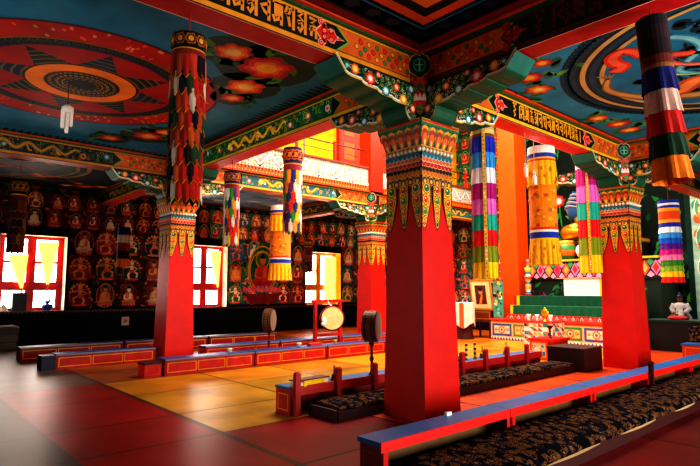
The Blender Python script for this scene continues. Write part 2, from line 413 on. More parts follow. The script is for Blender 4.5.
# green wall of small seated figures above the cornice, north of the orange pillar
EA.rect(-17, -10.2, 5.3, 8.5, H('2c5a3a'), 1)
for i in range(14):
    for j in range(5):
        EA.buddha(-16.75+i*.5, 5.36+j*.6, .55, R.choice([H('b83020'), H('8c2018'), H('c86020')]), H('3a7a48'), H('d8a058'), H('9c3c20') if (i+j) % 3 else H('204838'), 2, rim=H('6a9a60'))
        EA.curl(-16.5+i*.5, 5.75+j*.6, .07, i, H('88b878'), 2, .02)
for z, c in ((5.1, H('6a1410')), (4.86, H('2a0c0a')), (4.55, H('8c2414')), (4.3, H('300e0a')), (4.0, H('5a1a10'))): EA.rect(-17, -10.2, z, z+.25, c, 2)
for i in range(34):
    u = -17+i*.2
    EA.stroke([(u, 4.86), (u+.1, 5.1), (u+.2, 4.86)], .035, H('d8c8b0'), 3); EA.stroke([(u, 5.1), (u+.1, 4.86), (u+.2, 5.1)], .02, H('5a7898'), 3)
    EA.disc(u+.1, 4.43, .05, GOLD, 3, 8); EA.disc(u+.1, 4.15, .04, H('a86030'), 3, 8)
mural(EA, -16.9, -10.2, .9, 4.0, [], 31, False, .6)
# dark painted foliage with red blossoms behind the statue
EA.rect(-10.2, -5.0, .5, 8.5, H('0a1810'), 1)
for i in range(150):
    x = R.uniform(-10.1, -5.1); y = R.uniform(.9, 6.5)
    EA.leaf(x, y, R.uniform(.25, .55), R.uniform(.08, .16), R.uniform(.2, 2.9), R.choice([H('1c6030'), H('2c7a34'), H('0e4024'), H('5a9a38')]), 2)
for i in range(7):
    x = R.uniform(-10.1, -6.3); y = R.uniform(1.4, 6.2)
    EA.flower(x, y, R.uniform(.12, .2), [H('e03828'), H('f0685a'), H('f8c8b0')], 4)
for x, y in ((-8.9, 4.55), (-9.35, 3.7), (-8.45, 3.5)): EA.stroke([(x, y), (x+.08, y-.9)], .05, H('2c8038'), 5); EA.flower(x, y, .22, [H('d02820'), H('f06858'), H('f8d8c8')], 6)
# pale green and white painting on the south part of the wall
EA.rect(-5.0, 5, .6, 4.4, H('9ab8a0'), 1)
for i in range(60):
    x = R.uniform(-4.9, 0); y = R.uniform(.8, 4.3)
    EA.disc(x, y, R.uniform(.12, .3), R.choice([H('7aa890'), H('d8d0b0'), H('c8683c'), H('4a8a70'), H('e8e0cc'), H('4878a0')]), 2, 12, R.uniform(.08, .2))
for i in range(6):
    for j in range(4): EA.buddha(-4.6+i*.8, .95+j*.85, .75, R.choice([H('c84828'), H('3868a0'), H('d8a040')]), H('8cc0a0'), H('e8c898'), H('5a9878'), 3, rim=H('e8e0c8'))
EA.rect(-5.1, -4.95, .6, 4.4, H('14322a'), 6)
struct(we.build('wall_east', WALLP))

# ---- plain walls closing the hall behind the camera
for nm, bb in (('wall_west', (-4.3, -4, -5, NY+.5, 0, 4.6)), ('wall_south', (-4, EX_+.4, -5.3, -5, 0, 4.6))):
    m = MB(); m.box(*bb, H('3a1410')); struct(m.build(nm, WALLP))

# ---- ceilings of the aisles
def ceil_panel(x0, x1, y0, y1, base, border, draw=None, seed=0, name='ceiling'):
    m = MB(); m.box(x0, x1, y0, y1, ZC, ZC+.12, H('141210'))
    A = Art(m, frame((x0, y1, ZC), (1, 0, 0), (0, -1, 0)))     # looks down; u = x-x0, v = y1-y
    w, h = x1-x0, y1-y0
    e = .16
    for c, d in border: A.rect(e, w-e, e, h-e, c, 1+int(e*30)); e += d
    A.b = 12
    A.rect(e, w-e, e, h-e, base, 1)
    if draw: draw(A, w, h, e)
    return struct(m.build(name, CEILP))
FLW = [[H('a82418'), H('d8402c'), H('f08050'), H('f8c040')], [H('c04018'), H('f07028'), H('f8a840'), H('fbe080')]]
def lotus_spray(A, x, y, s, l=4, seed=1):
    R = random.Random(seed)
    A.disc(x, y, s*1.25, H('0c3a2c'), l, 14, s*.9)
    for i in range(22): A.leaf(x+R.uniform(-1.1, 1.1)*s, y+R.uniform(-.9, .9)*s, s*.4, s*.18, R.uniform(0, 6.28), R.choice([H('2c7a34'), H('1c5a34'), H('4a9a3c')]), l+1)
    for dx, dy, r, k in ((0, 0, .62, 0), (-.85, -.35, .42, 1), (.8, .45, .45, 1), (-.5, .7, .3, 0)):
        A.flower(x+dx*s, y+dy*s, r*s, FLW[k], l+2, 7, seed+dx)
def mandala(A, w, h, e):
    cx, cy = w/2, h/2
    for q, rr in ((0, 0), (1, 0)): pass
    # fringe pattern along the border
    n = int((w-2*e)/.12)
    for i in range(n):
        x = e+.06+i*.12
        for yy, s in ((e, 1), (h-e, -1)): A.poly([(x-.055, yy), (x+.055, yy), (x+.03, yy+s*.16), (x, yy+s*.24), (x-.03, yy+s*.16)], H('06161c'), 2)
    n = int((h-2*e)/.12)
    for i in range(n):
        y = e+.06+i*.12
        for xx, s in ((e, 1), (w-e, -1)): A.poly([(xx, y-.055), (xx, y+.055), (xx+s*.16, y+.03), (xx+s*.24, y), (xx+s*.16, y-.03)], H('06161c'), 2)
    A.disc(cx, cy, 1.88, H('b81c10'), 2, 72)
    R = random.Random(4)
    for i in range(120):
        a = R.uniform(0, 2*PI); r = R.uniform(1.52, 1.84)
        A.disc(cx+r*math.cos(a), cy+r*math.sin(a), .04, H('d8a060') if i % 2 else H('e8603c'), 3, 8, .022, a)
    A.ring(cx, cy, 1.86, 1.9, H('5a100c'), 4, 72)
    A.disc(cx, cy, 1.46, H('0c1420'), 4, 72)
    for i in range(90):
        a = 2*PI*i/90; A.curl(cx+1.37*math.cos(a), cy+1.37*math.sin(a), .05, a, H('4a5a48'), 5, .016)
    A.ring(cx, cy, 1.44, 1.47, H('8a7030'), 5, 72); A.ring(cx, cy, 1.27, 1.3, H('203c58'), 5, 72)
    A.disc(cx, cy, 1.26, H('a81c12'), 5, 64)
    for i in range(8):
        a = 2*PI*i/8; 
        P = lambda r, t: (cx+r*math.cos(a+t), cy+r*math.sin(a+t))
        A.poly([P(1.25, 0), P(.72, .38), P(.68, 0), P(.72, -.38)], H('12161a') if i % 2 else H('1c2a48'), 6)
        for k in range(4):
            t = .3-.07*k; r = .76+.11*k
            A.stroke([P(r, -t), P(r, 0), P(r, t)], .03, H('6a6a48'), 7)
    A.disc(cx, cy, .74, H('3a0c08'), 8, 56); A.disc(cx, cy, .71, H('f08418'), 9, 56); A.disc(cx, cy, .49, H('5a1a0c'), 10, 48); A.disc(cx, cy, .47, H('0c1a24'), 11, 48)
    for k, (r, n, c) in enumerate(((.42, 40, H('b89038')), (.33, 30, H('c8a048')), (.2, 14, H('8a7a40')))):
        for i in range(n):
            a = 2*PI*i/n; A.curl(cx+r*math.cos(a), cy+r*math.sin(a), .026, a*3, c, 12, .014)
    A.ring(cx, cy, .25, .27, H('a07828'), 12, 40)
    R = random.Random(2)
    P = lambda X, Y: (X-WX, BY-Y)
    for (X, Y, r, k) in ((3.15, 5.72, .26, 1), (3.72, 5.86, .4, 0), (3.85, 6.62, .3, 1), (3.93, 7.15, .2, 0), (3.25, 10.66, .22, 0), (3.75, 10.05, .3, 0), (3.9, 9.6, .2, 1), (.9, 10.7, .3, 0), (.4, 10.1, .25, 1), (.6, 5.6, .35, 0), (.2, 6.4, .3, 1)):
        x, y = P(X, Y); A.disc(x, y, r*1.7, H('0e4038'), 2, 12)
        for i in range(10): A.leaf(x+R.uniform(-.35, .35), y+R.uniform(-.35, .35), .3, .12, R.uniform(0, 6.28), R.choice([H('2c7a34'), H('1c5a34'), H('4a9a3c')]), 3)
        A.flower(x, y, r, FLW[k], 5, 6, X)
def dragon(A, w, h, e):
    P = lambda X, Y: (X-AX, AY-Y)
    cx, cy = P(8.08, 1.3)
    n = 150
    A.disc(cx, cy, 2.36, H('0a2834'), 2, 90)
    for i in range(n):
        a = 2*PI*i/n; A.disc(cx+2.36*math.cos(a), cy+2.36*math.sin(a), .075, H('0a2834'), 2, 8)
        for rr in (2.36, 2.26): A.curl(cx+rr*math.cos(a), cy+rr*math.sin(a), .045, a, H('1c6478'), 3, .016)
    A.ring(cx, cy, 2.1, 2.17, H('c8a860'), 4, 96); A.disc(cx, cy, 2.1, H('0c3038'), 4, 90); A.ring(cx, cy, 1.86, 1.92, H('c8a860'), 5, 96)
    A.ring(cx, cy, 1.97, 2.05, H('14485a'), 5, 96)
    A.disc(cx, cy, 1.86, H('1c7898'), 5, 90)
    R = random.Random(9)
    for i in range(60):
        a = R.uniform(0, 2*PI); r = 1.68*math.sqrt(R.random()); x, y = cx+r*math.cos(a), cy+r*math.sin(a)
        for k in range(3): A.disc(x+R.uniform(-.12, .12), y+R.uniform(-.1, .1), R.uniform(.06, .11), H('0c2c38'), 6, 10); A.curl(x+R.uniform(-.1, .1), y, .06, a, H('28708a'), 7, .02)
    def smooth(pts, k=8):
        out = []
        for i in range(len(pts)-1):
            p0 = pts[max(i-1, 0)]; p1 = pts[i]; p2 = pts[i+1]; p3 = pts[min(i+2, len(pts)-1)]
            for q in range(k):
                t = q/k; out.append(tuple(.5*(2*p1[d]+(p2[d]-p0[d])*t+(2*p0[d]-5*p1[d]+4*p2[d]-p3[d])*t*t+(3*p1[d]-p0[d]-3*p2[d]+p3[d])*t**3) for d in (0, 1)))
        return out+[pts[-1]]
    def body(pts, w0, w1, c0, c1, l):
        p = smooth([P(*q) for q in pts]); A.stroke(p, w0, c0, l, w2=w1); A.stroke(p, w0*.55, c1, l+1, w2=w1*.55)
    body([(7.5, 3.02), (7.85, 3.18), (8.25, 3.12), (8.66, 2.9), (9.0, 2.5), (9.2, 2.1)], .08, .34, H('8a6a38'), H('c89c58'), 8)
    for k in range(5): A.stroke([P(7.5, 3.02), P(7.36-.02*k, 2.98+.05*k-.1)], .025, H('b08848'), 8)
    body([(7.3, 2.85), (7.18, 2.7), (7.02, 2.72), (6.82, 2.68), (6.72, 2.52), (6.86, 2.42), (7.05, 2.38), (7.3, 2.1), (7.5, 1.8)], .22, .16, H('d83418'), H('f06848'), 10)
    body([(8.75, 2.8), (8.7, 2.5), (8.45, 2.2), (8.6, 1.8), (9.0, 1.5)], .36, .4, H('c85820'), H('f0904c'), 9)
    body([(6.72, 2.0), (6.95, 1.85), (7.3, 1.82), (7.6, 2.05), (7.9, 2.25), (8.3, 2.0)], .16, .1, H('2c90a8'), H('80c8d0'), 10)
    body([(7.5, 2.45), (7.8, 2.4), (8.1, 2.2), (8.4, 1.6)], .12, .06, H('3a8a5a'), H('a8d8a0'), 12)
    body([(7.2, 2.25), (7.6, 2.2), (7.9, 1.9), (8.1, 1.4)], .14, .08, H('d84828'), H('f8907a'), 11)
    body([(8.0, 1.2), (8.4, .8), (9.0, .6), (9.3, 0)], .5, .3, H('c85820'), H('f0904c'), 9)
    body([(7.0, 1.2), (7.3, .6), (8.0, .2), (8.6, -.1)], .3, .12, H('2c90a8'), H('80c8d0'), 10)
    A.flower(*P(7.9, 1.1), .4, [H('d8a030'), H('f8e0a0'), H('c83020')], 13)
    def blossom(X, Y, r, k=0, seed=1):
        x, y = P(X, Y); RR = random.Random(seed)
        for i in range(9): A.leaf(x+RR.uniform(-.3, .3)*1.2, y+RR.uniform(-.3, .3), .28, .12, RR.uniform(0, 6.28), RR.choice([H('2c8a44'), H('1c6a3c'), H('5aa84c')]), 3)
        A.flower(x, y, r, FLW[k], 5, 7)
    for i, (X, Y, r) in enumerate(((6.62, 3.72, .2), (7.12, 3.86, .2), (6.3, 3.35, .14), (9.1, 3.86, .18), (9.7, 3.76, .22), (10.2, 3.78, .2), (10.5, 3.3, .2), (5.8, 2.9, .2), (10.6, -1.2, .3), (5.8, -1.4, .3), (6.4, -1.9, .3))): blossom(X, Y, r, i % 2, i)
def keypat(A, w, h, e):
    n = int((w-2*e)/.3)
    for i in range(n):
        for (x, y, a) in ((e+.15+i*.3, e+.12, PI/2), (e+.15+i*.3, h-e-.12, -PI/2)):
            A.flower(x, y, .1, [H('061420'), H('0a2030')], 2, 5)
    n2 = int((h-2*e)/.3)
    for i in range(n2):
        for x in (e+.12, w-e-.12): A.flower(x, e+.15+i*.3, .1, [H('061420'), H('0a2030')], 2, 5)
    A.box(e+.22, w-e-.22, e+.22, h-e-.22, .03, H('2c5c78'), 2)
    for sx in (0, 1):
        for sy in (0, 1):
            x = e+.3 if sx == 0 else w-e-1.6; y = e+.3 if sy == 0 else h-e-1.6
            for k, c in enumerate((H('c84818'), H('180c10'), H('d86820'), H('141c30'), H('e08028'))): A.rect(x+.13*k, x+1.3-.13*k, y+.13*k, y+1.3-.13*k, c, 4+k)
    A.disc(w/2, h/2, 1.6, H('a81c12'), 4, 60); A.ring(w/2, h/2, 1.35, 1.45, GOLD, 5, 60); A.disc(w/2, h/2, .8, H('0c2c44'), 5, 40)
def cloudsnake(A, w, h, e):
    cx, cy = w/2, h/2
    for r, c in ((2.0, H('0a2028')), (1.85, H('a88848')), (1.75, H('123440')), (1.6, H('a88848')), (1.52, H('184858'))): A.disc(cx, cy, r, c, 2+int((2-r)*10), 64)
    R = random.Random(int(w*100))
    for i in range(14):
        x = cx+R.uniform(-1.2, 1.2); y = cy+R.uniform(-1.2, 1.2)
        A.stroke([(x+.1*t, y+.12*math.sin(t*.9+i)) for t in range(9)], .14, R.choice([H('c85828'), H('d8b068'), H('b83c20'), H('3a8a78'), H('d89040')]), 9, w2=.05)
    for sx in (-1, 1):
        for sy in (-1, 1): lotus_spray(A, cx+sx*(w/2-.8), cy+sy*(h/2-.8), .5, 3, 5)
def paleclouds(A, w, h, e):
    R = random.Random(8)
    A.rect(e, w-e, e, h-e, H('7aa8c0'), 2)
    for i in range(60):
        x = R.uniform(e+.4, w-e-.4); y = R.uniform(e+.3, h-e-.3)
        A.disc(x, y, R.uniform(.15, .4), R.choice([H('c8d8d8'), H('e8e4d8'), H('4888a8'), H('a8c8d0')]), 3, 14, R.uniform(.08, .18), R.uniform(-.4, .4))
    for i in range(16): A.curl(R.uniform(e+.5, w-e-.5), R.uniform(e+.4, h-e-.4), .25, R.uniform(0, 6), R.choice([H('d86838'), H('2c6888'), H('f0ece0')]), 4, .06)
    A.box(e, w-e, e, h-e, .12, H('183c58'), 5)
DKB = [(H('0c2018'), .1), (H('6a1810'), .1)]
ceil_panel(WX, AX, AY, BY, H('2480a4'), [(H('d05a20'), .08), (H('123018'), .06), (H('16485c'), .0)], mandala)
ceil_panel(AX, BX, SY, AY, H('2088a8'), [(H('d8501c'), .12), (H('50200c'), .04)], dragon)
ceil_panel(WX, AX, SY, AY, H('1c5070'), [(H('0c1c10'), .12), (H('8a1814'), .12), (H('0c0c10'), .04)], keypat)
ceil_panel(WX, AX, BY, NY, H('123440'), [(H('8a3a14'), .1), (H('0c1c14'), .06)], cloudsnake)
ceil_panel(AX, BX, BY, NY, H('3a7898'), [(H('d8702c'), .12), (H('1c3c5a'), .06)], paleclouds)
ceil_panel(BX, EX_, BY, NY, H('183c48'), [(H('8a3a14'), .1), (H('0c1c14'), .06)], cloudsnake)
ceil_panel(BX, EX_, SY, AY, H('1c6c88'), [(H('d8501c'), .12), (H('50200c'), .04)], cloudsnake)
for bb in ((-4, WX, -5, NY), (WX, EX_, -5, SY)): ceil_panel(*bb, H('142830'), DKB)

# ---- tall nave above the altar: upper walls and roof
m = MB(); m.box(AX-.2, EX_, 13.2, 13.5, 4.57, ZT, H('e8b41c'))
A = Art(m, frame((0, 13.2, 0), (1, 0, 0), (0, 0, 1)))
for x in (7.6, 9.75, 15.5): A.box(x, x+.09, 4.7, 8.4, .045, H('8a7a6a'), 1)
struct(m.build('wall_gallery', WALLP))
m = MB(); m.box(AX-.16, EX_, AY-.16, AY+.1, 4.58, ZT, H('c87a20')); struct(m.build('wall_upper_south', WALLP))
m = MB(); m.box(AX-.16, AX+.1, AY+.1, 13.2, 4.58, ZT, H('c87a20')); struct(m.build('wall_upper_west', WALLP))
m = MB(); m.box(AX-.2, EX_+.4, AY-.2, 13.5, ZT, ZT+.2, H('d8c8a8')); struct(m.build('ceiling', PAINT))
# red shuttered window on the gallery wall
m = MB(); m.box(11.2, 13.3, 13.1, 13.2, 4.75, 7.4, H('d83c14'))
A = Art(m, frame((0, 13.1, 0), (1, 0, 0), (0, 0, 1)))
for i in range(3):
    for j in range(3): A.rect(11.32+i*.66, 11.86+i*.66, 4.95+j*.82, 5.62+j*.82, H('f0641c'), 1); A.box(11.32+i*.66, 11.86+i*.66, 4.95+j*.82, 5.62+j*.82, .04, H('b02810'), 2)
sh = thing('gallery_shutter', 'orange-red panelled shutter on the yellow upper gallery wall', 'shutter', (12.25, 13.1, 4.75))
m.build('shutter_panel', PAINT, sh, off=(12.25, 13.1, 4.75))
m = MB(); m.box(11.15, 13.35, 13.04, 13.1, 7.4, 7.5, RED); m.box(11.1, 11.2, 13.04, 13.2, 4.75, 7.5, RED); m.box(13.3, 13.4, 13.04, 13.2, 4.75, 7.5, RED)
m.build('shutter_frame', PAINT, sh, off=(12.25, 13.1, 4.75))
# ================================================================== BEAMS
BW = .16
def jewel_panel(A, x, w, h0, h1, face):
    # orange panel of red and green jewels, chevron edge pointing along +x*face
    f = face; xs = lambda u: x+f*u
    P = [(0, h0), (w, h0), (w-.16, (h0+h1)/2), (w, h1), (0, h1)]
    Q = [(xs(u), v) for u, v in P]; Q = Q if f > 0 else Q[::-1]
    A.poly(Q, H('6ab040'), 3)
    Q = [(xs(max(u-.035, 0)), v) for u, v in P]; A.poly(Q if f > 0 else Q[::-1], H('d8641c'), 4)
    k = 0
    for i in range(int(w/.13)):
        for j in range(3):
            u = .08+i*.13+(.06 if j % 2 else 0); v = h0+.06+j*(h1-h0-.12)/2
            if u > w-.26: continue
            A.disc(xs(u), v, .036, H('7a2008'), 5, 8); A.disc(xs(u), v, .028, (H('e02c18'), H('388848'), H('e8a030'))[(i+j) % 3], 6, 8)
def dragon_field(A, x0, x1, h0, h1, seed, base=None, light_k=1.0):
    R = random.Random(seed); D = lambda c: dim(c, light_k)
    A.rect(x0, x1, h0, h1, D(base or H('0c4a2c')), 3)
    e = h1-h0
    A.scrollwork(lambda x, y: h0+.03 < y < h1-.03, (x0, x1, h0, h1), .085, [D(H('3aa048')), D(H('90c850')), D(H('208058')), D(GOLD)], .04, 4, seed)
    n = int((x1-x0)/.42)
    for i in range(n):
        x = x0+.2+i*(x1-x0-.3)/max(n-1, 1); y = h0+e*R.uniform(.3, .7); r = e*R.uniform(.2, .28)
        cs = R.choice([[H('e03c28'), H('f8a090'), H('fff0e0')], [H('2c88b0'), H('80d0d8'), H('e8f8f0')], [H('e88020'), H('f8d060'), H('c83020')], [H('e8e0d0'), H('f0a0a0'), H('d84040')]])
        A.flower(x, y, r, [D(c) for c in cs], 6, 8)
    xm = (x0+x1)/2                                           # golden dragon winding along the middle
    pts = [(xm-.95+.05*t, (h0+h1)/2+e*.24*math.sin(t*.75)) for t in range(38)]
    A.stroke(pts, .1, D(H('a86010')), 9, w2=.05); A.stroke(pts, .06, D(H('f8c030')), 10, w2=.03)
    A.disc(xm-.98, (h0+h1)/2, .07, D(H('f8d040')), 11, 10); A.disc(xm-1.0, (h0+h1)/2+.01, .025, D(WHITE), 12, 6)
    for t in (8, 18, 28): A.stroke([pts[t], (pts[t][0]+.05, h0+.06), (pts[t][0]+.1, h0+.05)], .035, D(H('f8c030')), 10)
def beam_face(A, L, style, a=True, b=True, seed=0, spec=None, tr=0.0):
    """u from 0 to L between two column centres, v = height above the beam's underside"""
    h = ZC-ZB
    A.rect(tr, L-tr, 0, h-.01, H('0a0806'), 1)
    gc = spec.get('gold', H('e8981c')) if spec else H('e8981c')
    A.rect(tr, L-tr, 0.008, .062, gc, 2); A.rect(tr, L-tr, h-.075, h-.03, gc, 2)
    A.rect(tr, L-tr, -.0, .01, H('2a0a06'), 3)
    h0, h1 = .07, h-.08; hm = (h0+h1)/2
    if a: jewel_panel(A, .17, 1.35, h0, h1, 1)
    if b: jewel_panel(A, L-.17, 1.35, h0, h1, -1)
    sp = spec or {}
    for x, w, f in sp.get('orn', []): A.ornament(x, hm, w, .31, sp.get('oc', H('e03420')), sp.get('oe', H('f8b090')), 3, f)
    for seq, x, hh, adv in sp.get('text', []): write(A, seq, x, h0+.025, hh, adv, sp.get('tc', H('e8a028')), 4)
    if style == 'dragon': dragon_field(A, 1.55 if a else .3, L-1.55 if b else L-.3, h0, h1, seed, sp.get('base'), sp.get('light_k', 1))
def beam(name_label, axis, a, b, fixed, faces, under=H('c01010'), cols=(True, True)):
    """axis 'x' or 'y', from a to b; faces: dict side -> (style, spec)"""
    L = b-a
    loc = ((a+b)/2, fixed, ZB) if axis == 'x' else (fixed, (a+b)/2, ZB)
    t = thing('ceiling_beam', name_label, 'beam', loc, group='painted beams between the columns')
    m = MB()
    if axis == 'x': m.box(-L/2, L/2, -BW, BW, 0, ZC-ZB-.002, H('1a0c08')); fr = {'-': frame((-L/2, -BW, 0), (1, 0, 0), (0, 0, 1)), '+': frame((L/2, BW, 0), (-1, 0, 0), (0, 0, 1))}; fu = frame((-L/2, BW, 0), (1, 0, 0), (0, -1, 0))
    else: m.box(-BW, BW, -L/2+BW+.004, L/2-BW-.004, 0, ZC-ZB-.002, H('1a0c08')); fr = {'-': frame((-BW, L/2, 0), (0, -1, 0), (0, 0, 1)), '+': frame((BW, -L/2, 0), (0, 1, 0), (0, 0, 1))}; fu = frame((-BW, -L/2, 0), (0, 1, 0), (1, 0, 0))
    for k, (st, sp) in faces.items():
        ca, cb = cols if (k == '-') == (axis == 'x') else cols[::-1]
        if axis == 'y' and k == '-': ca, cb = cols[1], cols[0]
        if axis == 'y' and k == '+': ca, cb = cols
        beam_face(Art(m, fr[k]), L, st, ca, cb, int(a*7+fixed*3) % 91, sp, 0 if axis == 'x' else BW+.005)
    U = Art(m, fu); q0 = 0 if axis == 'x' else BW+.005; U.rect(q0, L-q0, .0, 2*BW, under, 1); U.rect(q0, L-q0, 0, .012, H('f0c8b0'), 2); U.rect(q0, L-q0, 2*BW-.012, 2*BW, H('f0c8b0'), 2)
    m.build('beam_timber', PAINT, t)
    mo = MB()                                               # stepped moulding under the ceiling
    for s in (-1, 1):
        y0, y1, y2 = BW+.001, BW+.05, BW+.1
        for (q0, q1, z0, z1, c) in ((y0, y1, ZC-ZB-.05, ZC-ZB-.003, H('1c5a24')), (y1, y2, ZC-ZB-.028, ZC-ZB-.003, H('d8481c'))):
            e0, e1 = sorted((s*q0, s*q1))
            if axis == 'x': mo.box(-L/2+.27, L/2-.27, e0, e1, z0, z1, c)
            else: mo.box(e0, e1, -L/2+.27, L/2-.27, z0, z1, c)
    mo.build('moulding', PAINT, t)
    return t
H_ = .25
S1 = ['om', 'bar', 'cha', 'ma', 'hum', 'hri', 'va', 'ta', 'va', 'ma', 'va', 'va', 'ki', 'ga', 'hri', 'hum', 'bar']
TXW = ['om', 'ma', 'va', 'cha', 'hum', 'ta', 'ma', 'va', 'hri', 'ga', 'ta', 'va', 'cha', 'ma', 'hri', 'va', 'ma', 'ta', 'hri', 'hum', 'bar']
# west of the near column: last letters end 1.75 m short of the column
beam('dark beam with large gold letters running to the upper left of the near red column', 'x', WX, AX, AY,
     {'-': ('text', dict(text=[(TXW, 4.45-20.55*.148, .245, .148)], orn=[(4.32, .42, 1)], tc=H('e8942c'), oc=H('e02818')))}, H('b01010'), (True, True))
beam('dark beam with shade-browned gold letters running to the upper right of the near red column', 'y', SY, AY, AX,
     {'-': ('text', dict(text=[(['om', 'bar', 'va', 'ma', 'hri', 'ga', 'bar', 'hum', 'ta', 'va', 'hri', 'cha', 'ma', 'va', 'ki', 'hum', 'bar'], 1.72, .24, .16)], orn=[(1.35, .32, 1)], tc=H('6a2c14'), gold=H('5a2a14'), oc=H('b82018'), oe=H('d85840')))}, H('c41414'))  # gold letters and edge lines coloured brown, putting this face's shade into paint
beam('red-bottomed beam with small gold letters between the near and right-hand columns', 'x', AX, BX, AY,
     {'-': ('text', dict(text=[(S1, 1.98, .225, .138)], orn=[(1.5, .36, 1), (4.3, .4, 1)], tc=H('f0a824'), gold=H('f0b428')))}, H('e81408'))
beam('green dragon and lotus beam between the near and left-hand columns', 'y', AY, BY, AX,
     {'-': ('dragon', dict(gold=H('f0b82c'), light_k=1.5, base=H('105030')))}, H('e42c0c'))  # paint brightened to stand in for stronger light on this face
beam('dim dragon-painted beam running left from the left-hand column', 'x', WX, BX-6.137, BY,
     {'-': ('dragon', dict(light_k=.5, base=H('0a1810'), gold=H('c8862c')))}, H('a84818'))
beam('beam from the left-hand column back to the windowed wall', 'y', BY, NY, AX, {'-': ('dragon', dict(light_k=.6)), '+': ('dragon', {})}, H('d83018'), (True, False))
beam('teal flower-painted beam under the gallery parapet', 'x', AX, BX, BY,
     {'-': ('dragon', dict(base=H('1c6878'), gold=H('e8a83c')))}, H('f09028'))
beam('orange-bottomed beam from the far column back to the windowed wall', 'y', BY, NY, BX, {'-': ('dragon', {})}, H('f09030'), (True, False))
beam('lettered beam running toward the right edge from the right-hand column', 'y', SY, AY, BX,
     {'-': ('text', dict(text=[(S1, 1.9, .23, .15)], orn=[(1.5, .36, 1)], tc=H('b87820'), gold=H('a86a1c')))}, H('c82814'))
beam('lettered beam from the right-hand column to the altar wall', 'x', BX, EX_, AY,
     {'-': ('text', dict(text=[(S1, 1.9, .23, .15)], orn=[(1.5, .36, 1)], tc=H('c08420'), gold=H('b0701c')))}, H('c83018'), (True, False))
beam('beam along the gallery edge from the far column to the altar wall', 'x', BX, EX_, BY, {'-': ('dragon', dict(base=H('1c6878')))}, H('f09028'), (True, False))

# gallery parapet standing on the teal beam
for (x0, x1, lab) in ((AX+.16, BX-.28, 'white lattice gallery parapet with dentil frieze above the teal beam'), (BX+.28, EX_, 'lattice gallery parapet beyond the far column')):
    L = x1-x0
    t = thing('gallery_parapet', lab, 'parapet', (x0, BY, ZC+.0))
    m = MB(); m.box(0, L, -.2, .1, .0, .17, H('c85a14'))
    A = Art(m, frame((0, -.2, 0), (1, 0, 0), (0, 0, 1)))
    for i in range(int(L/.1)):
        x = .02+i*.1; A.rect(x, x+.05, .095, .155, H('4a1008'), 1); A.rect(x+.02, x+.08, .02, .075, H('6a1c0a'), 1); A.rect(x+.035, x+.065, .03, .065, H('f8b040'), 2)
    m.build('dentil_frieze', PAINT, t)
    m = MB(); m.box(0, L, -.16, .06, .17, .7, H('c4b8a4'))
    A = Art(m, frame((0, -.16, 0), (1, 0, 0), (0, 0, 1)))
    R = random.Random(5); cs = [H('c8603c'), H('5888a0'), H('d8a848'), H('70986c'), H('d890a0'), H('8a7a70')]
    nx = int(L/.088)
    for i in range(nx):
        for j in range(6):
            x = (i+.5)*L/nx; y = .215+j*.088; A.disc(x, y, .036, R.choice(cs), 1, 4)
    q = int(L/.62)
    for i in range(q):
        x = i*L/q; w = L/q
        for dy, c, ww in ((0, H('f0ece0'), .085), (.13, H('c87858'), .03), (-.13, H('78909c'), .03)):
            pts = [(x, .19+max(dy, 0)), (x+w/2, .66+min(dy, 0)), (x+w, .19+max(dy, 0))]; A.stroke(pts, ww, c, 2)
    m.build('lattice_panel', PAINT, t)
    m = MB(); m.box(0, L, -.2, .1, .7, .75, H('7a3420')); m.build('coping', PAINT, t)
    for k in range(int((L-.5)/1.35)+1):
        m = MB(); m.box(.4+k*1.35, .46+k*1.35, -.06, 0, .75, 1.3, RED); m.ball((.43+k*1.35, -.03, 1.32), .045, RED, 8, 6); m.build('rail_post', PAINT, t)
    m = MB(); m.tube([(0, -.03, 1.28), (L, -.03, 1.28)], .018, H('141010')); m.tube([(0, -.03, 1.05), (L, -.03, 1.05)], .01, H('141010')); m.build('rail', PAINT, t)

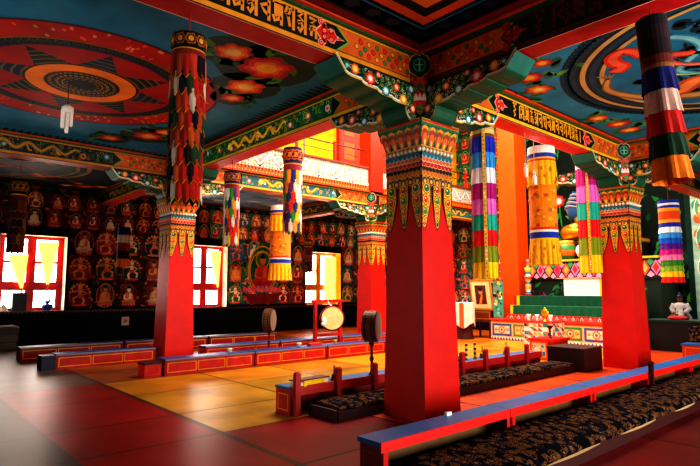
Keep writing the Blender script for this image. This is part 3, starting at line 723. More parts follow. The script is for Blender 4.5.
# ================================================================== COLUMNS
def bracket_profile():
    top = 4.07-.02-3.56                                     # heights measured from the capital top (z 3.56)
    pts = [(1.55, .48), (1.43, .34)]
    steps = [(1.43, .34), (1.18, .29), (.93, .245), (.69, .205), (.46, .175), (.29, .0)]
    for (s0, z0), (s1, z1) in zip(steps[:-1], steps[1:]):
        for k in range(1, 7):
            a = k/6*PI/2; pts.append((s0-.6*(s0-s1)*(1-math.cos(a)), z0+(z1-z0)*math.sin(a)))
        pts.append((s1, z1))
    return pts
BP = bracket_profile()
def in_prof(s, z):
    if z > .44 or s > 1.5 or s < .12: return False
    for (s0, z0), (s1, z1) in zip(BP[:-1], BP[1:]):
        if s1 <= s <= s0 or s0 <= s <= s1:
            t = (s-s0)/((s1-s0) or 1); return z > z0+(z1-z0)*t+.05
    return s < .3
def make_bracket(seed, light_k=1.0):
    bw = .2
    prof = [(0, .48)] + [(0, 0)] + BP[::-1]
    prof = [(0, 0)] + BP[::-1] + [(0, .48)]
    m = MB()
    n = len(prof)
    vs = [(s, -bw, z) for s, z in prof] + [(s, bw, z) for s, z in prof]
    fs = [tuple(range(n)), tuple(range(2*n-1, n-1, -1))]; cs = [H('0a1a10')]*2
    for i in range(n):
        k = (i+1) % n; fs.append((i, n+i, n+k, k))
        c = H('0c4a34')
        if i == n-3: c = H('2a7c6c')
        elif 1 <= i < n-3: c = H('0e5a3c')
        cs.append(c)
    m.add(vs, fs, cs)
    for sd in (-1, 1):
        fr = frame((0, sd*bw, 0), (1, 0, 0), (0, 0, 1))
        if sd == 1: fr0 = fr; fr = (lambda g: (lambda u, v, d=0: g(u, v, -d)))(fr0)
        A = Art(m, fr); R = random.Random(seed)
        A.scrollwork(in_prof, (.1, 1.5, .0, .46), .045, [H('3c9040'), H('88b858'), H('d8e0c0'), H('2c8a4c'), H('e0d090'), H('50a048')], .026, 2, seed)
        edge = [(s, z+.012) for s, z in BP]
        A.stroke(edge, .02, H('d8c060'), 3); A.stroke([(s, z+.032) for s, z in BP], .018, H('e8ece0'), 3)
        for s, z, r, cs_ in ((1.28, .4, .07, [H('d85a18'), H('f8b830'), H('fbe080')]), (1.05, .35, .085, [H('b81810'), H('f04830'), H('f8a898'), H('fff0e8')]),
                             (.8, .27, .075, [H('1c6070'), H('3ca0a8'), H('d8e8d8'), H('e8f8f0')]), (.62, .36, .06, [H('c04018'), H('f07838'), H('f8d0a0')]), (.5, .24, .07, [H('e8801c'), H('f8c030'), H('fbe890')]),
                             (1.4, .41, .035, [H('2c8a8a'), H('a8d8d8')]), (.92, .43, .04, [H('e04028'), H('f8b0a0')]), (.36, .4, .06, [H('1c6888'), H('80c8c8'), H('f0f4e8')]), (.33, .16, .06, [H('d02818'), H('f87850'), H('f8e0b0')])):
            A.flower(s, z, r, cs_, 4, 8, s)
    # gold nosing on the slanted end
    A = Art(m, frame((1.55, -bw, .48), (0, 1, 0), (-.12/.1844*1, 0, -.14/.1844))); A.box(0, .4, 0, .184, .018, H('d8c858'), 1)
    return m
brA = make_bracket(5)
def face_frames(hw0, z0, hw1, z1, k_=1.0):
    """frames on the four sides of a square frustum: u along the side centred, v from z0 up"""
    out = []
    for k in range(4):
        a = k*PI/2
        nx, ny = math.cos(a), math.sin(a); tx, ty = -ny, nx
        out.append(frame((nx*hw0, ny*hw0, z0), (tx, ty, 0), (nx*(hw1-hw0)/(z1-z0)*k_, ny*(hw1-hw0)/(z1-z0)*k_, k_)))
    return out
def make_column(label, loc):
    t = thing('temple_column', label, 'column', loc, group='square red columns of the nave')
    m = MB(); m.frust(.33, .265, 0, 3.2, H('d01a10')); m.build('shaft', GLOSS, t)
    # pendant collar
    m = MB(); m.frust(.272, .292, 2.82, 3.165, H('1c1410'))
    for fr in face_frames(.276, 2.02, .288, 2.8, 1.11):
        A = Art(m, fr, 2)
        for cx, w, tip in ((-.2, .17, .0), (0, .155, .13), (.2, .17, .0)):
            tx = cx + (.065 if cx > 0 else -.065 if cx < 0 else 0)
            P = [(tx, tip), (cx+w*.3+(tx-cx)*.5, .26), (cx+w*.53, .5), (cx+w*.56, .76), (cx-w*.56, .76), (cx-w*.53, .5), (cx-w*.3+(tx-cx)*.5, .26)]
            P = [(max(-.284, min(.284, u)), v) for u, v in P]
            n = len(P)
            m.add([fr(u, v, -.012) for u, v in P]+[fr(u, v, .002) for u, v in P], [tuple(range(n-1, -1, -1)), tuple(range(n, 2*n))]+[(i, (i+1) % n, n+(i+1) % n, n+i) for i in range(n)], H('3a1a08'))
            q = [(tx+(u-tx)*.9, tip+.03+(v-tip)*.94) for u, v in P]; A.poly(q, H('f8b41c'), 1)
            A.stroke(q, .014, H('7a3208'), 3, True)
            for k in range(4):
                y = .64-k*.125; ww = w*.42*(1-.17*k); x = cx+(tx-cx)*(k/4.5)
                if y-.06 < tip+.05: continue
                A.disc(x, y, ww*1.02, H('6a2808'), 2, 12, .062); A.disc(x, y, ww*.9, H('f8c83c'), 3, 12, .054); A.disc(x, y, ww*.68, (H('187048'), H('d83018'), H('2c8a30'), H('e05a18'))[(k+(0 if cx else 1)) % 4], 4, 10, .042); A.disc(x-.01, y+.012, ww*.24, H('f8e8a0'), 5, 6, .012)
            for k in range(9): A.disc(tx+(cx-tx)*k/9-(w*.42*k/9), tip+.06+k*.062, .008, H('5a2408'), 4, 6); A.disc(tx+(cx-tx)*k/9+(w*.42*k/9), tip+.06+k*.062, .008, H('5a2408'), 4, 6)
    for fr in face_frames(.281, 2.8, .295, 3.16):
        A = Art(m, fr, 8)
        A.rect(-.288, .288, 0, .36, H('241408'), 0)
        for i in range(5):
            x = -.23+i*.115; A.disc(x, .02, .058, H('e89818'), 1, 14); A.disc(x, .02, .044, H('183c58'), 2, 14); A.disc(x, .012, .026, H('f8b838'), 3, 10)
        for r, (y, c, e) in enumerate(((.115, H('d87018'), H('f8c040')), (.17, H('2a1418'), H('c88830')), (.225, H('c82818'), H('f8a878')), (.285, H('e8703c'), H('f8e0b0')), (.335, H('1c7888'), H('c8e8e0')))):
            n = 8+r % 2
            A.rect(-.289, .289, y-.02, y+.03, c, 1)
            for i in range(n): A.disc(-.289+.578*(i+.5)/n, y-.014, .038, e, 2, 12, .03); A.disc(-.289+.578*(i+.5)/n, y-.008, .032, c, 3, 12, .026)
    m.build('pendant_collar', PAINT, t)
    m = MB(); m.frust(.29, .3, 3.165, 3.235, H('a85a18'))
    for k in range(4):
        a = k*PI/2
        for i in range(9):
            u = -.27+i*.0675; m.ball((math.cos(a)*.298-math.sin(a)*u, math.sin(a)*.298+math.cos(a)*u, 3.2), .031, H('f4e8d0'), 8, 5)
    m.build('bead_row', PAINT, t, True)
    m = MB(); m.frust(.29, .37, 3.235, 3.505, H('0e4a38'))
    for fr in face_frames(.29, 3.235, .37, 3.505):
        A = Art(m, fr, 1)
        A.rect(-.29, .29, .0, .02, GOLD, 1)
        for i in range(5):
            x = -.232+i*.116
            g = lambda u, v: ((x+u)*(1+v*.95), v)
            for sc, c, l in ((1.0, H('f0a828'), 2), (.84, H('b82c0c'), 3), (.62, H('f07020'), 4), (.3, H('fbd060'), 5)):
                A.poly([g(-.03*sc, .02), g(.03*sc, .02), g(.056*sc, .09*sc+.02), g(.058*sc, .16*sc+.02), g(.04*sc, .205*sc+.02), g(0, .225*sc+.02), g(-.04*sc, .205*sc+.02), g(-.058*sc, .16*sc+.02), g(-.056*sc, .09*sc+.02)], c, l)
            A.leaf((x+.058)*1.15, .13, .12, .05, PI/2, H('50a860'), 2)
        A.rect(-.36, .36, .252, .27, H('2c7a3c'), 1)
    m.build('lotus_band', PAINT, t)
    m = MB(); m.frust(.37, .37, 3.505, 3.56, H('126a40'))
    for fr in face_frames(.37, 3.505, .37, 3.56): A = Art(m, fr); A.rect(-.34, .34, .012, .043, H('d03418'), 1); A.box(-.35, .35, .006, .05, .006, H('c8c050'), 2)
    m.build('abacus', PAINT, t)
    return t
def make_medallion():
    m = MB(); s = 1/math.sqrt(2)
    fr = frame((-.25, -.25, 0), (s*1.25, -s*1.25, 0), (0, 0, 1))
    out = [(0, .02), (.06, .1), (.12, .2), (.135, .3), (.1, .4), (.09, .47), (.135, .55), (.15, .66), (.12, .76), (.05, .83), (0, .8)]
    P = out + [(-u, v) for u, v in out[::-1]]
    m.prism(P[:-1], fr, -.1, 0, H('2a120c'))
    A = Art(m, fr)
    A.poly([(u*.92, v) for u, v in P[:-1]], H('8a2c10'), 1)
    A.scrollwork(lambda x, y: abs(x) < .1, (-.11, .11, .05, .8), .06, [GOLD, H('48a048'), H('e05a28')], .03, 2, 3)
    for i in range(7): A.leaf((i-3)*.018, .18, .16-.01*abs(i-3), .05, PI/2-(i-3)*.32, H('d82818') if i % 2 else H('f08878'), 4)
    for i in range(5): A.leaf((i-2)*.018, .19, .13, .032, PI/2-(i-2)*.2, H('f8e0d0'), 5)
    A.disc(0, .19, .09, H('c83018'), 6, 12, .03); A.disc(0, .14, .03, H('2c8a50'), 5, 10)
    A.disc(0, .43, .055, H('c83818'), 4, 12, .07); A.disc(0, .4, .035, H('1c6a3c'), 5, 10)
    A.poly([(u*.85, v) for u, v in ((0, .5), (.12, .58), (.14, .68), (.1, .78), (.04, .82), (0, .79), (-.04, .82), (-.1, .78), (-.14, .68), (-.12, .58))], H('d8a868'), 3)
    A.poly([(u*.75, .03+v*.95) for u, v in ((0, .5), (.12, .58), (.14, .68), (.1, .78), (.04, .82), (0, .79), (-.04, .82), (-.1, .78), (-.14, .68), (-.12, .58))], H('0c2c28'), 4)
    A.disc(0, .67, .065, H('2c9a68'), 5, 14, .09); A.disc(0, .67, .05, H('0c2420'), 6, 14, .07); A.stroke([(0, .6), (0, .74)], .015, H('70c890'), 7); A.stroke([(-.04, .67), (.04, .67)], .015, H('70c890'), 7)
    return m
c0 = make_column('large red square column standing nearest, behind the blue-topped bench', (AX, AY, 0))
brA_obj = brA.build('bracket', PAINT, c0); brA_obj.location = (0, 0, 3.545)
for d in (1, 2, 3):
    o = brA_obj.copy(); COL.objects.link(o); o.parent = c0; o.rotation_euler = (0, 0, d*PI/2)
dup(c0, (AX, BY, 0), None, 'red square column on the left, rising behind the low red benches')
dup(c0, (BX, AY, 0), None, 'red square column on the right, in front of the altar end')
dup(c0, (BX, BY, 0), None, 'red square column farthest back, half hidden behind the nearest one')
med = make_medallion().build('corner_medallion', PAINT)
for k, (x, y, lab) in enumerate(((AX, AY, 'carved lotus and green mirror medallion in the beam corner above the nearest column'), (BX, AY, 'carved lotus and green mirror medallion in the beam corner above the right-hand column'), (AX, BY, 'carved lotus medallion above the left column, behind the long banner'), (BX, BY, 'carved lotus medallion in the beam corner above the farthest column'))):
    o = med if k == 0 else med.copy()
    if k: COL.objects.link(o)
    o.location = (x, y, 3.6); tag(o, lab, 'ornament', 'corner medallions')
# upper part of the far column above the gallery, and the plain orange pillar by the altar
t = thing('gallery_post', 'plain red post rising through the gallery above the far column', 'column', (BX, BY, 4.46))
m = MB(); m.frust(.26, .24, 0, 4.1, H('d8280c')); m.build('shaft', GLOSS, t)
m = MB(); m.frust(.28, .28, 0, .12, H('a01c08')); m.build('plinth', PAINT, t)
t = thing('altar_pillar', 'plain tall orange pillar standing at the left end of the altar', 'pillar', (15.75, 9.62, 0))
m = MB(); m.frust(.33, .31, .2, 8.55, H('e0500c')); m.build('shaft', GLOSS, t)
m = MB(); m.frust(.36, .35, 0, .2, H('7a1c0c')); m.build('plinth', PAINT, t)
# ================================================================== LOW TABLES AND SEATS
def part(m, name, mat, parent, label=None, smooth=False):
    o = m.build(name, mat, parent, smooth)
    if label: o['label'] = label
    return o
BLUET = H('2a62b0'); TRED = H('d01c10')
def make_row_table(L, label, group, red=TRED, blue=H('24407c'), frames=3, h=.29, d=.36):
    t = thing('low_table', label, 'low table', (0, 0, 0), 0, group)
    m = MB(); m.box(0, L-.03, -.02, d, h-.035, h, blue); m.box(0, L-.03, -.022, -.02, h-.03, h-.004, mixc(blue, WHITE, .25)); part(m, 'table_top', GLOSS, t)
    m = MB(); m.box(.02, L-.05, .0, .025, .0, h-.035, red)
    A = Art(m, frame((0, 0, 0), (1, 0, 0), (0, 0, 1)))
    w = (L-.11)/frames
    for i in range(frames): A.box(.05+i*w, .02+(i+1)*w, .045, h-.07, .014, H('f0b020'), 1)
    part(m, 'front_panel', PAINT, t)
    for x in (.0, L-.06):
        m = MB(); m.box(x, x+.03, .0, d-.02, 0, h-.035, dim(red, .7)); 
        if x == 0: A = Art(m, frame((0, d-.02, 0), (0, -1, 0), (0, 0, 1))); A.box(.05, d-.07, .04, h-.07, .014, H('c88818'), 1)
        part(m, 'end_panel', PAINT, t)
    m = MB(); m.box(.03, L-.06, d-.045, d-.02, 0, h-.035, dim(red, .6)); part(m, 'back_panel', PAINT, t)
    return t
ORD = ['first', 'second', 'third', 'fourth', 'fifth', 'sixth']
G1 = 'red low tables in rows along the windowed wall'
p1 = make_row_table(1.85, 'low red table in the front row, first unit beside the small red box', G1)
p1.location = (3.97, 9.4, 0)
for i in range(1, 4): dup(p1, (3.97+1.85*i, 9.4, 0), None, 'low red table in the front row, %s unit from the small red box' % ORD[i])
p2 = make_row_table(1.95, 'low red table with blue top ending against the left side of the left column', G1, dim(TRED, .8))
p2.location = (2.72, 11.5, 0)
for i in range(3): dup(p2, (5.52+1.95*i, 10.95, 0), None, 'low red table in the middle row, %s unit right of the left column' % ORD[i])
m = MB(); m.box(-.24, -.005, .0, .35, 0, .27, H('1c1c3c')); o_end = part(m, 'end_box', PAINT, p2, 'dark blue end box')
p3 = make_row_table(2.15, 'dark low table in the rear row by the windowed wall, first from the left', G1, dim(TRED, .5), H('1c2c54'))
p3.location = (2.45, 13.3, 0)
for i in range(1, 3): dup(p3, (2.45+2.18*i, 13.3, 0), None, 'low red table in the rear row by the windowed wall, %s from the left' % ORD[i])
t = thing('footstool', 'small red box with dark top at the left end of the front table row', 'stool', (3.62, 9.42, 0))
m = MB(); m.box(0, .3, 0, .3, 0, .22, TRED); A = Art(m, frame((0, 0, 0), (1, 0, 0), (0, 0, 1))); A.box(.03, .27, .03, .19, .012, H('e04818'), 1); part(m, 'box_body', PAINT, t)
m = MB(); m.box(-.015, .315, -.015, .315, .22, .25, H('301414')); part(m, 'lid', PAINT, t)

def blob_box(m, x0, x1, y0, y1, z0, z1, col, nx=40, ny=6, amp=.01, seed=1, droop=.0):
    """soft pad: gridded top with small lumps, sides down to z0"""
    R = random.Random(seed); vs = []; fs = []
    for j in range(ny+1):
        for i in range(nx+1):
            x = x0+(x1-x0)*i/nx; y = y0+(y1-y0)*j/ny
            e = min(i, nx-i, 2)/2; f = min(j, ny-j, 1)
            z = z1+R.uniform(-amp, amp)-(.02 if f == 0 else 0)-(.02 if i in (0, nx) else 0)
            vs.append((x, y, z))
    W = nx+1
    for j in range(ny):
        for i in range(nx): fs.append((j*W+i, j*W+i+1, (j+1)*W+i+1, (j+1)*W+i))
    b = len(vs)
    ring = [i for i in range(nx+1)] + [j*W+nx for j in range(1, ny+1)] + [ny*W+i for i in range(nx-1, -1, -1)] + [j*W for j in range(ny-1, 0, -1)]
    for k, r in enumerate(ring): x, y, z = vs[r]; vs.append((x, y, z0))
    n = len(ring)
    for k in range(n): fs.append((ring[k], b+k, b+(k+1) % n, ring[(k+1) % n]))
    fs.append(tuple(b+k for k in range(n-1, -1, -1)))
    return m.add(vs, fs, col)

# middle seat: dark platform, brocade carpet and the posted low tables behind it
t = thing('seat_platform', 'low dark red platform under the middle patterned carpet', 'platform', (4.1, 4.84, 0))
m = MB(); m.box(0, 5.72, 0, .5, 0, .1, H('2a0c08')); part(m, 'deck', PAINT, t)
m = MB(); m.box(-.03, 0, -.0, .5, 0, .13, H('3c120a')); m.box(0, 5.72, -.02, 0, 0, .12, H('34100a')); part(m, 'edge_boards', PAINT, t)
m = MB(); blob_box(m, 4.14, 9.82, 4.83, 5.335, .125, .185, BLACK, 40, 4, .006, 3)
# carpet is laid on the platform
o = m.build('seat_carpet', CARPET); tag(o, 'dark brocade seat carpet behind the nearest column, in front of the posted tables', 'carpet')
def make_post_table(L, label, n):
    t = thing('posted_table', label, 'low table', (0, 0, 0), 0, 'posted low tables behind the middle carpet')
    h = .33
    m = MB(); m.box(0, L, 0, .34, h-.03, h, H('2c6a9c')); part(m, 'table_top', GLOSS, t)
    m = MB(); m.box(0, L, -.012, .012, h-.1, h+.012, H('b81c10')); part(m, 'front_rail', PAINT, t)
    for x in (.0, L-.03):
        m = MB(); m.box(x, x+.03, .02, .32, 0, h-.03, H('c02010')); A = Art(m, frame((0, .32, 0), (0, -1, 0), (0, 0, 1)))
        if x == 0: A.box(.04, .26, .05, h-.08, .014, H('f0a020'), 1)
        part(m, 'end_panel', PAINT, t)
    m = MB(); m.box(.03, L-.03, .29, .32, 0, h-.03, H('8a140c')); part(m, 'back_panel', PAINT, t)
    for i in range(n):
        x = .02+i*.65; m = MB(); m.box(x, x+.075, -.07, -.013, .0, h+.17, H('a8160e')); m.frust(.034, .02, h+.17, h+.19, H('b81c10'), cx=x+.037, cy=-.041); part(m, 'post', PAINT, t)
    return t
q1 = make_post_table(3.22, 'blue-topped red low table with short posts, left of the nearest column', 5); q1.location = (3.86, 5.42, 0)
q2 = make_post_table(2.6, 'blue-topped red low table with short posts, right of the nearest column', 4); q2.location = (7.12, 5.42, 0)
t = thing('wooden_chest', 'plain dark brown block standing at the right end of the middle carpet', 'chest', (9.87, 4.66, 0))
m = MB(); m.box(0, .75, 0, .72, 0, .4, H('2c1410')); part(m, 'chest_body', PAINT, t)
m = MB(); m.box(-.01, .76, -.01, .73, .4, .43, H('3a1c16')); part(m, 'lid', PAINT, t)

# front row: long blue-topped tables, platform and carpet
def make_front_table(L, label, end):
    t = thing('long_low_table', label, 'low table', (0, 0, 0), 0, 'blue-topped low tables of the front row')
    h = .4; m = MB(); m.box(0, L-.008, .0, .24, h-.035, h, H('1c80cc')); part(m, 'table_top', GLOSS, t)
    m = MB(); m.box(.0, L-.008, -.018, .0, h-.075, h-.001, H('e01c14')); part(m, 'front_rail', GLOSS, t)
    for x in (.02, L-.07):
        m = MB(); m.box(x, x+.05, .0, .23, 0, h-.035, H('8c140e')); m.box(x, x+.05, -.02, .0, .0, h-.075, H('c81810'))
        A = Art(m, frame((x, .23, 0), (0, -1, 0), (0, 0, 1))); A.box(.03, .2, .06, h-.09, .014, H('8a4a18'), 1)
        part(m, 'end_panel', GLOSS, t)
    m = MB(); m.box(.07, L-.07, .195, .22, .0, h-.035, H('7a5830')); part(m, 'back_board', PAINT, t, 'bare brown back board')
    return t
f1 = make_front_table(1.7, 'blue-topped red low table at the near left end of the foreground row', True); f1.location = (2.84, 2.88, 0)
for i in range(1, 6): dup(f1, (2.84+1.7*i, 2.88, 0), None, 'blue-topped red low table in the foreground row, %s unit from its near left end' % ORD[i])
o = MB().box(-.03, .03, -.025, .025, 0, .52, H('3a0c0a')).frust(.036, .02, .52, .55, H('3a0c0a')).build('table_post', PAINT); o.location = (7.92, 2.83, 0)
tag(o, 'short dark red post rising at the edge of the front row of blue tables', 'post')
t = thing('seat_platform', 'long dark red platform under the foremost patterned carpet', 'platform', (2.95, 2.32, 0))
m = MB(); m.box(0, 10.1, 0, .52, 0, .11, H('340c0a')); part(m, 'deck', PAINT, t)
m = MB(); m.box(-.02, 10.1, -.025, 0, 0, .115, H('3c0c0a')); part(m, 'riser_board', PAINT, t)
m = MB(); R = random.Random(8); prof = [(2.855, .115), (2.855, .235), (2.82, .25), (2.68, .245), (2.52, .23), (2.38, .21), (2.3, .185), (2.268, .155), (2.272, .125), (2.3, .114)]
vs = []; nx = 80
for i in range(nx+1):
    x = 3.05+9.85*i/nx; w = R.uniform(-.006, .006)
    vs += [(x, y+(w if y < 2.4 else 0), z+(R.uniform(-.005, .005) if .13 < z else 0)) for y, z in prof]
q = len(prof); m.add(vs, [(i*q+j, (i+1)*q+j, (i+1)*q+j+1, i*q+j+1) for i in range(nx) for j in range(q-1)]+[((i+1)*q, i*q, i*q+q-1, (i+1)*q+q-1) for i in range(nx)]+[tuple(range(q)), tuple(nx*q+j for j in range(q-1, -1, -1))], BLACK)
o = m.build('seat_carpet', CARPET); tag(o, 'long dark brocade carpet in the foreground, in front of the blue-topped tables', 'carpet')
for (x0, x1) in ((4.1, 5.05), (5.5, 6.4), (7.0, 7.7)):
    k = 14; vs = []; m = MB()
    for i in range(k+1):
        x = x0+(x1-x0)*i/k; q = math.sin(PI*i/k)*.035
        vs += [(x, 2.29, .128), (x, 2.268-q*.2, .118-q*.3)]
    m.add(vs, [(2*i, 2*i+1, 2*i+3, 2*i+2) for i in range(k)], H('b89868')); part(m, 'lining_fold', CLOTH, o, 'cream lining turned out along the front edge')

# ================================================================== ALTAR
t = thing('altar_table', 'painted altar table with framed floral panels below the green steps', 'altar', (14.5, 5.4, 0))
m = MB(); m.box(0, .78, 0, 4.35, .0, .6, H('c8b490'))
A = Art(m, frame((0, 4.35, 0), (0, -1, 0), (0, 0, 1)))
A.rect(0, 4.35, 0, .1, H('e8e0d0'), 1)
for i in range(44): A.poly([(i*.1, .005), (i*.1+.1, .005), (i*.1+.05, .095)], H('28406c') if i % 2 else H('b8301c'), 2)
A.rect(0, 4.35, .54, .6, H('d84828'), 1); A.rect(0, 4.35, .52, .54, GOLD, 1)
pc = [(H('2858a0'), H('f0d8b8'), H('e05828')), (H('4a9a34'), H('f0c878'), H('e86030')), (H('2858a0'), H('f4d8c0'), H('d84830')), (H('3c8a3c'), H('f0c070'), H('c83828'))]
for i in range(6):
    x0 = .06+i*.72; c, g, f = pc[i % 4]
    A.box(x0, x0+.66, .13, .49, .05, c, 2); A.rect(x0+.05, x0+.61, .18, .44, g, 2); A.box(x0+.05, x0+.61, .18, .44, .015, H('c83820'), 3)
    A.flower(x0+.33, .31, .12, [f, H('f8b088'), H('f8e8d0'), f], 4, 10)
    for sx in (-1, 1): A.curl(x0+.33+sx*.18, .31, .06, 0, f, 4, .016); A.leaf(x0+.33+sx*.16, .31, .1, .05, 0 if sx > 0 else PI, H('5a9a58'), 3)
part(m, 'painted_front', PAINT, t)
m = MB(); m.box(-.03, .8, -.03, 4.38, .6, .64, H('d84434')); part(m, 'table_top', PAINT, t)
t = thing('altar_step', 'red and white lotus-petal ledge on top of the painted altar table', 'altar ledge', (14.6, 5.5, .64))
m = MB(); m.box(0, .65, 0, 3.75, 0, .14, H('b82420'))
A = Art(m, frame((0, 3.75, 0), (0, -1, 0), (0, 0, 1)))
for i in range(31): A.poly([(.01+i*.12, .02), (.11+i*.12, .02), (.1+i*.12, .08), (.06+i*.12, .125), (.02+i*.12, .08)], H('f0c8b8') if i % 2 else H('e87060'), 1); A.disc(.06+i*.12, .05, .025, H('c83838'), 2, 8)
part(m, 'petal_front', PAINT, t)
def cloth_step(label, x, y0, y1, z0, z1, dpt, col):
    t = thing('altar_cloth', label, 'altar cloth', (x, y0, z0))
    m = MB(); L = y1-y0; n = 90; vs = []; R = random.Random(int(z0*50))
    for i in range(n+1):
        y = L*i/n; q = .012*math.sin(i*1.1)+.01*math.sin(i*.37+1)
        vs += [(q-.01, y, 0), (q*.4, y, z1-z0-.012), (.012, y, z1-z0), (dpt, y, z1-z0), (dpt, y, 0)]
    fs = [(5*i+k, 5*i+5+k, 5*i+6+k, 5*i+1+k) for i in range(n) for k in range(4)] + [(0, 1, 2, 3, 4), tuple(5*n+k for k in (4, 3, 2, 1, 0))]
    m.add(vs, [f[::-1] for f in fs], col); part(m, 'cloth', CLOTH, t)
    m = MB(); m.box(-.02, dpt, L+.002, L+.09, 0, z1-z0, H('f0c010')); part(m, 'yellow_edge', CLOTH, t, 'bright yellow cloth edge')
    m = MB(); m.box(0, dpt, L+.092, L+.2, 0, z1-z0, H('b01c14')); part(m, 'red_edge', CLOTH, t, 'red cloth edge')
    return t
cloth_step('dark green cloth draped over the lower altar step', 14.78, 5.5, 9.12, .78, 1.05, .31, H('0c5a3a'))
cloth_step('dark green cloth draped over the upper altar step', 15.13, 5.5, 9.1, .78, 1.34, .3, H('0a4c32'))
# shrine base behind the steps
t = thing('shrine_base', 'dark green shrine base carrying a band of coloured lotus petals', 'shrine', (15.85, 5.3, 0))
m = MB(); m.box(0, 1.4, 0, 3.85, 0, 1.84, H('0c2418')); 
A = Art(m, frame((0, 3.85, 0), (0, -1, 0), (0, 0, 1)))
for i in range(40): A.leaf(R.uniform(.1, 3.7), R.uniform(1.2, 1.75), .3, .1, R.uniform(0, 6), R.choice([H('2c7a40'), H('1c5a34'), H('7a2c50')]), 1)
part(m, 'base_block', PAINT, t)
m = MB(); m.box(-.06, 1.4, 0, 3.85, 1.84, 2.38, H('0c1c18'))
A = Art(m, frame((-.06, 3.85, 1.84), (0, -1, 0), (0, 0, 1)))
for i in range(14):
    x = .14+i*.28
    c = [H('e85838'), H('e078a0'), H('f08048'), H('d04878')][i % 4]
    A.poly([(x-.13, .27), (x, .07), (x+.13, .27), (x, .5)], c, 1); A.poly([(x-.08, .28), (x, .15), (x+.08, .28), (x, .42)], H('c82838') if i % 2 else H('f0a050'), 2)
    A.poly([(x+.04, .08), (x+.14, .02), (x+.24, .08), (x+.14, .2)], H('e898b8'), 1); A.poly([(x+.04, .45), (x+.14, .33), (x+.24, .45), (x+.14, .53)], H('e888b0') if i % 2 else H('3c9a58'), 1)
part(m, 'lotus_band', PAINT, t)
m = MB(); m.box(-.1, 1.4, -.02, 3.87, 2.38, 2.44, H('e8b020')); part(m, 'gold_rim', PAINT, t)
# white cloth covered box
t = thing('covered_box', 'box under a white cloth with a gold stripe, below the statue', 'box', (15.37, 6.35, 1.345))
m = MB(); m.box(0, .34, 0, 1.42, 0, .5, H('e8e4d8')); part(m, 'white_cloth', CLOTH, t)
m = MB(); m.box(-.012, .34, .28, .36, 0, .505, H('e0b040')); part(m, 'gold_stripe', CLOTH, t)
m = MB(); m.box(-.03, .36, -.03, 1.65, .5, .53, H('d8a070')); part(m, 'cover_board', PAINT, t)

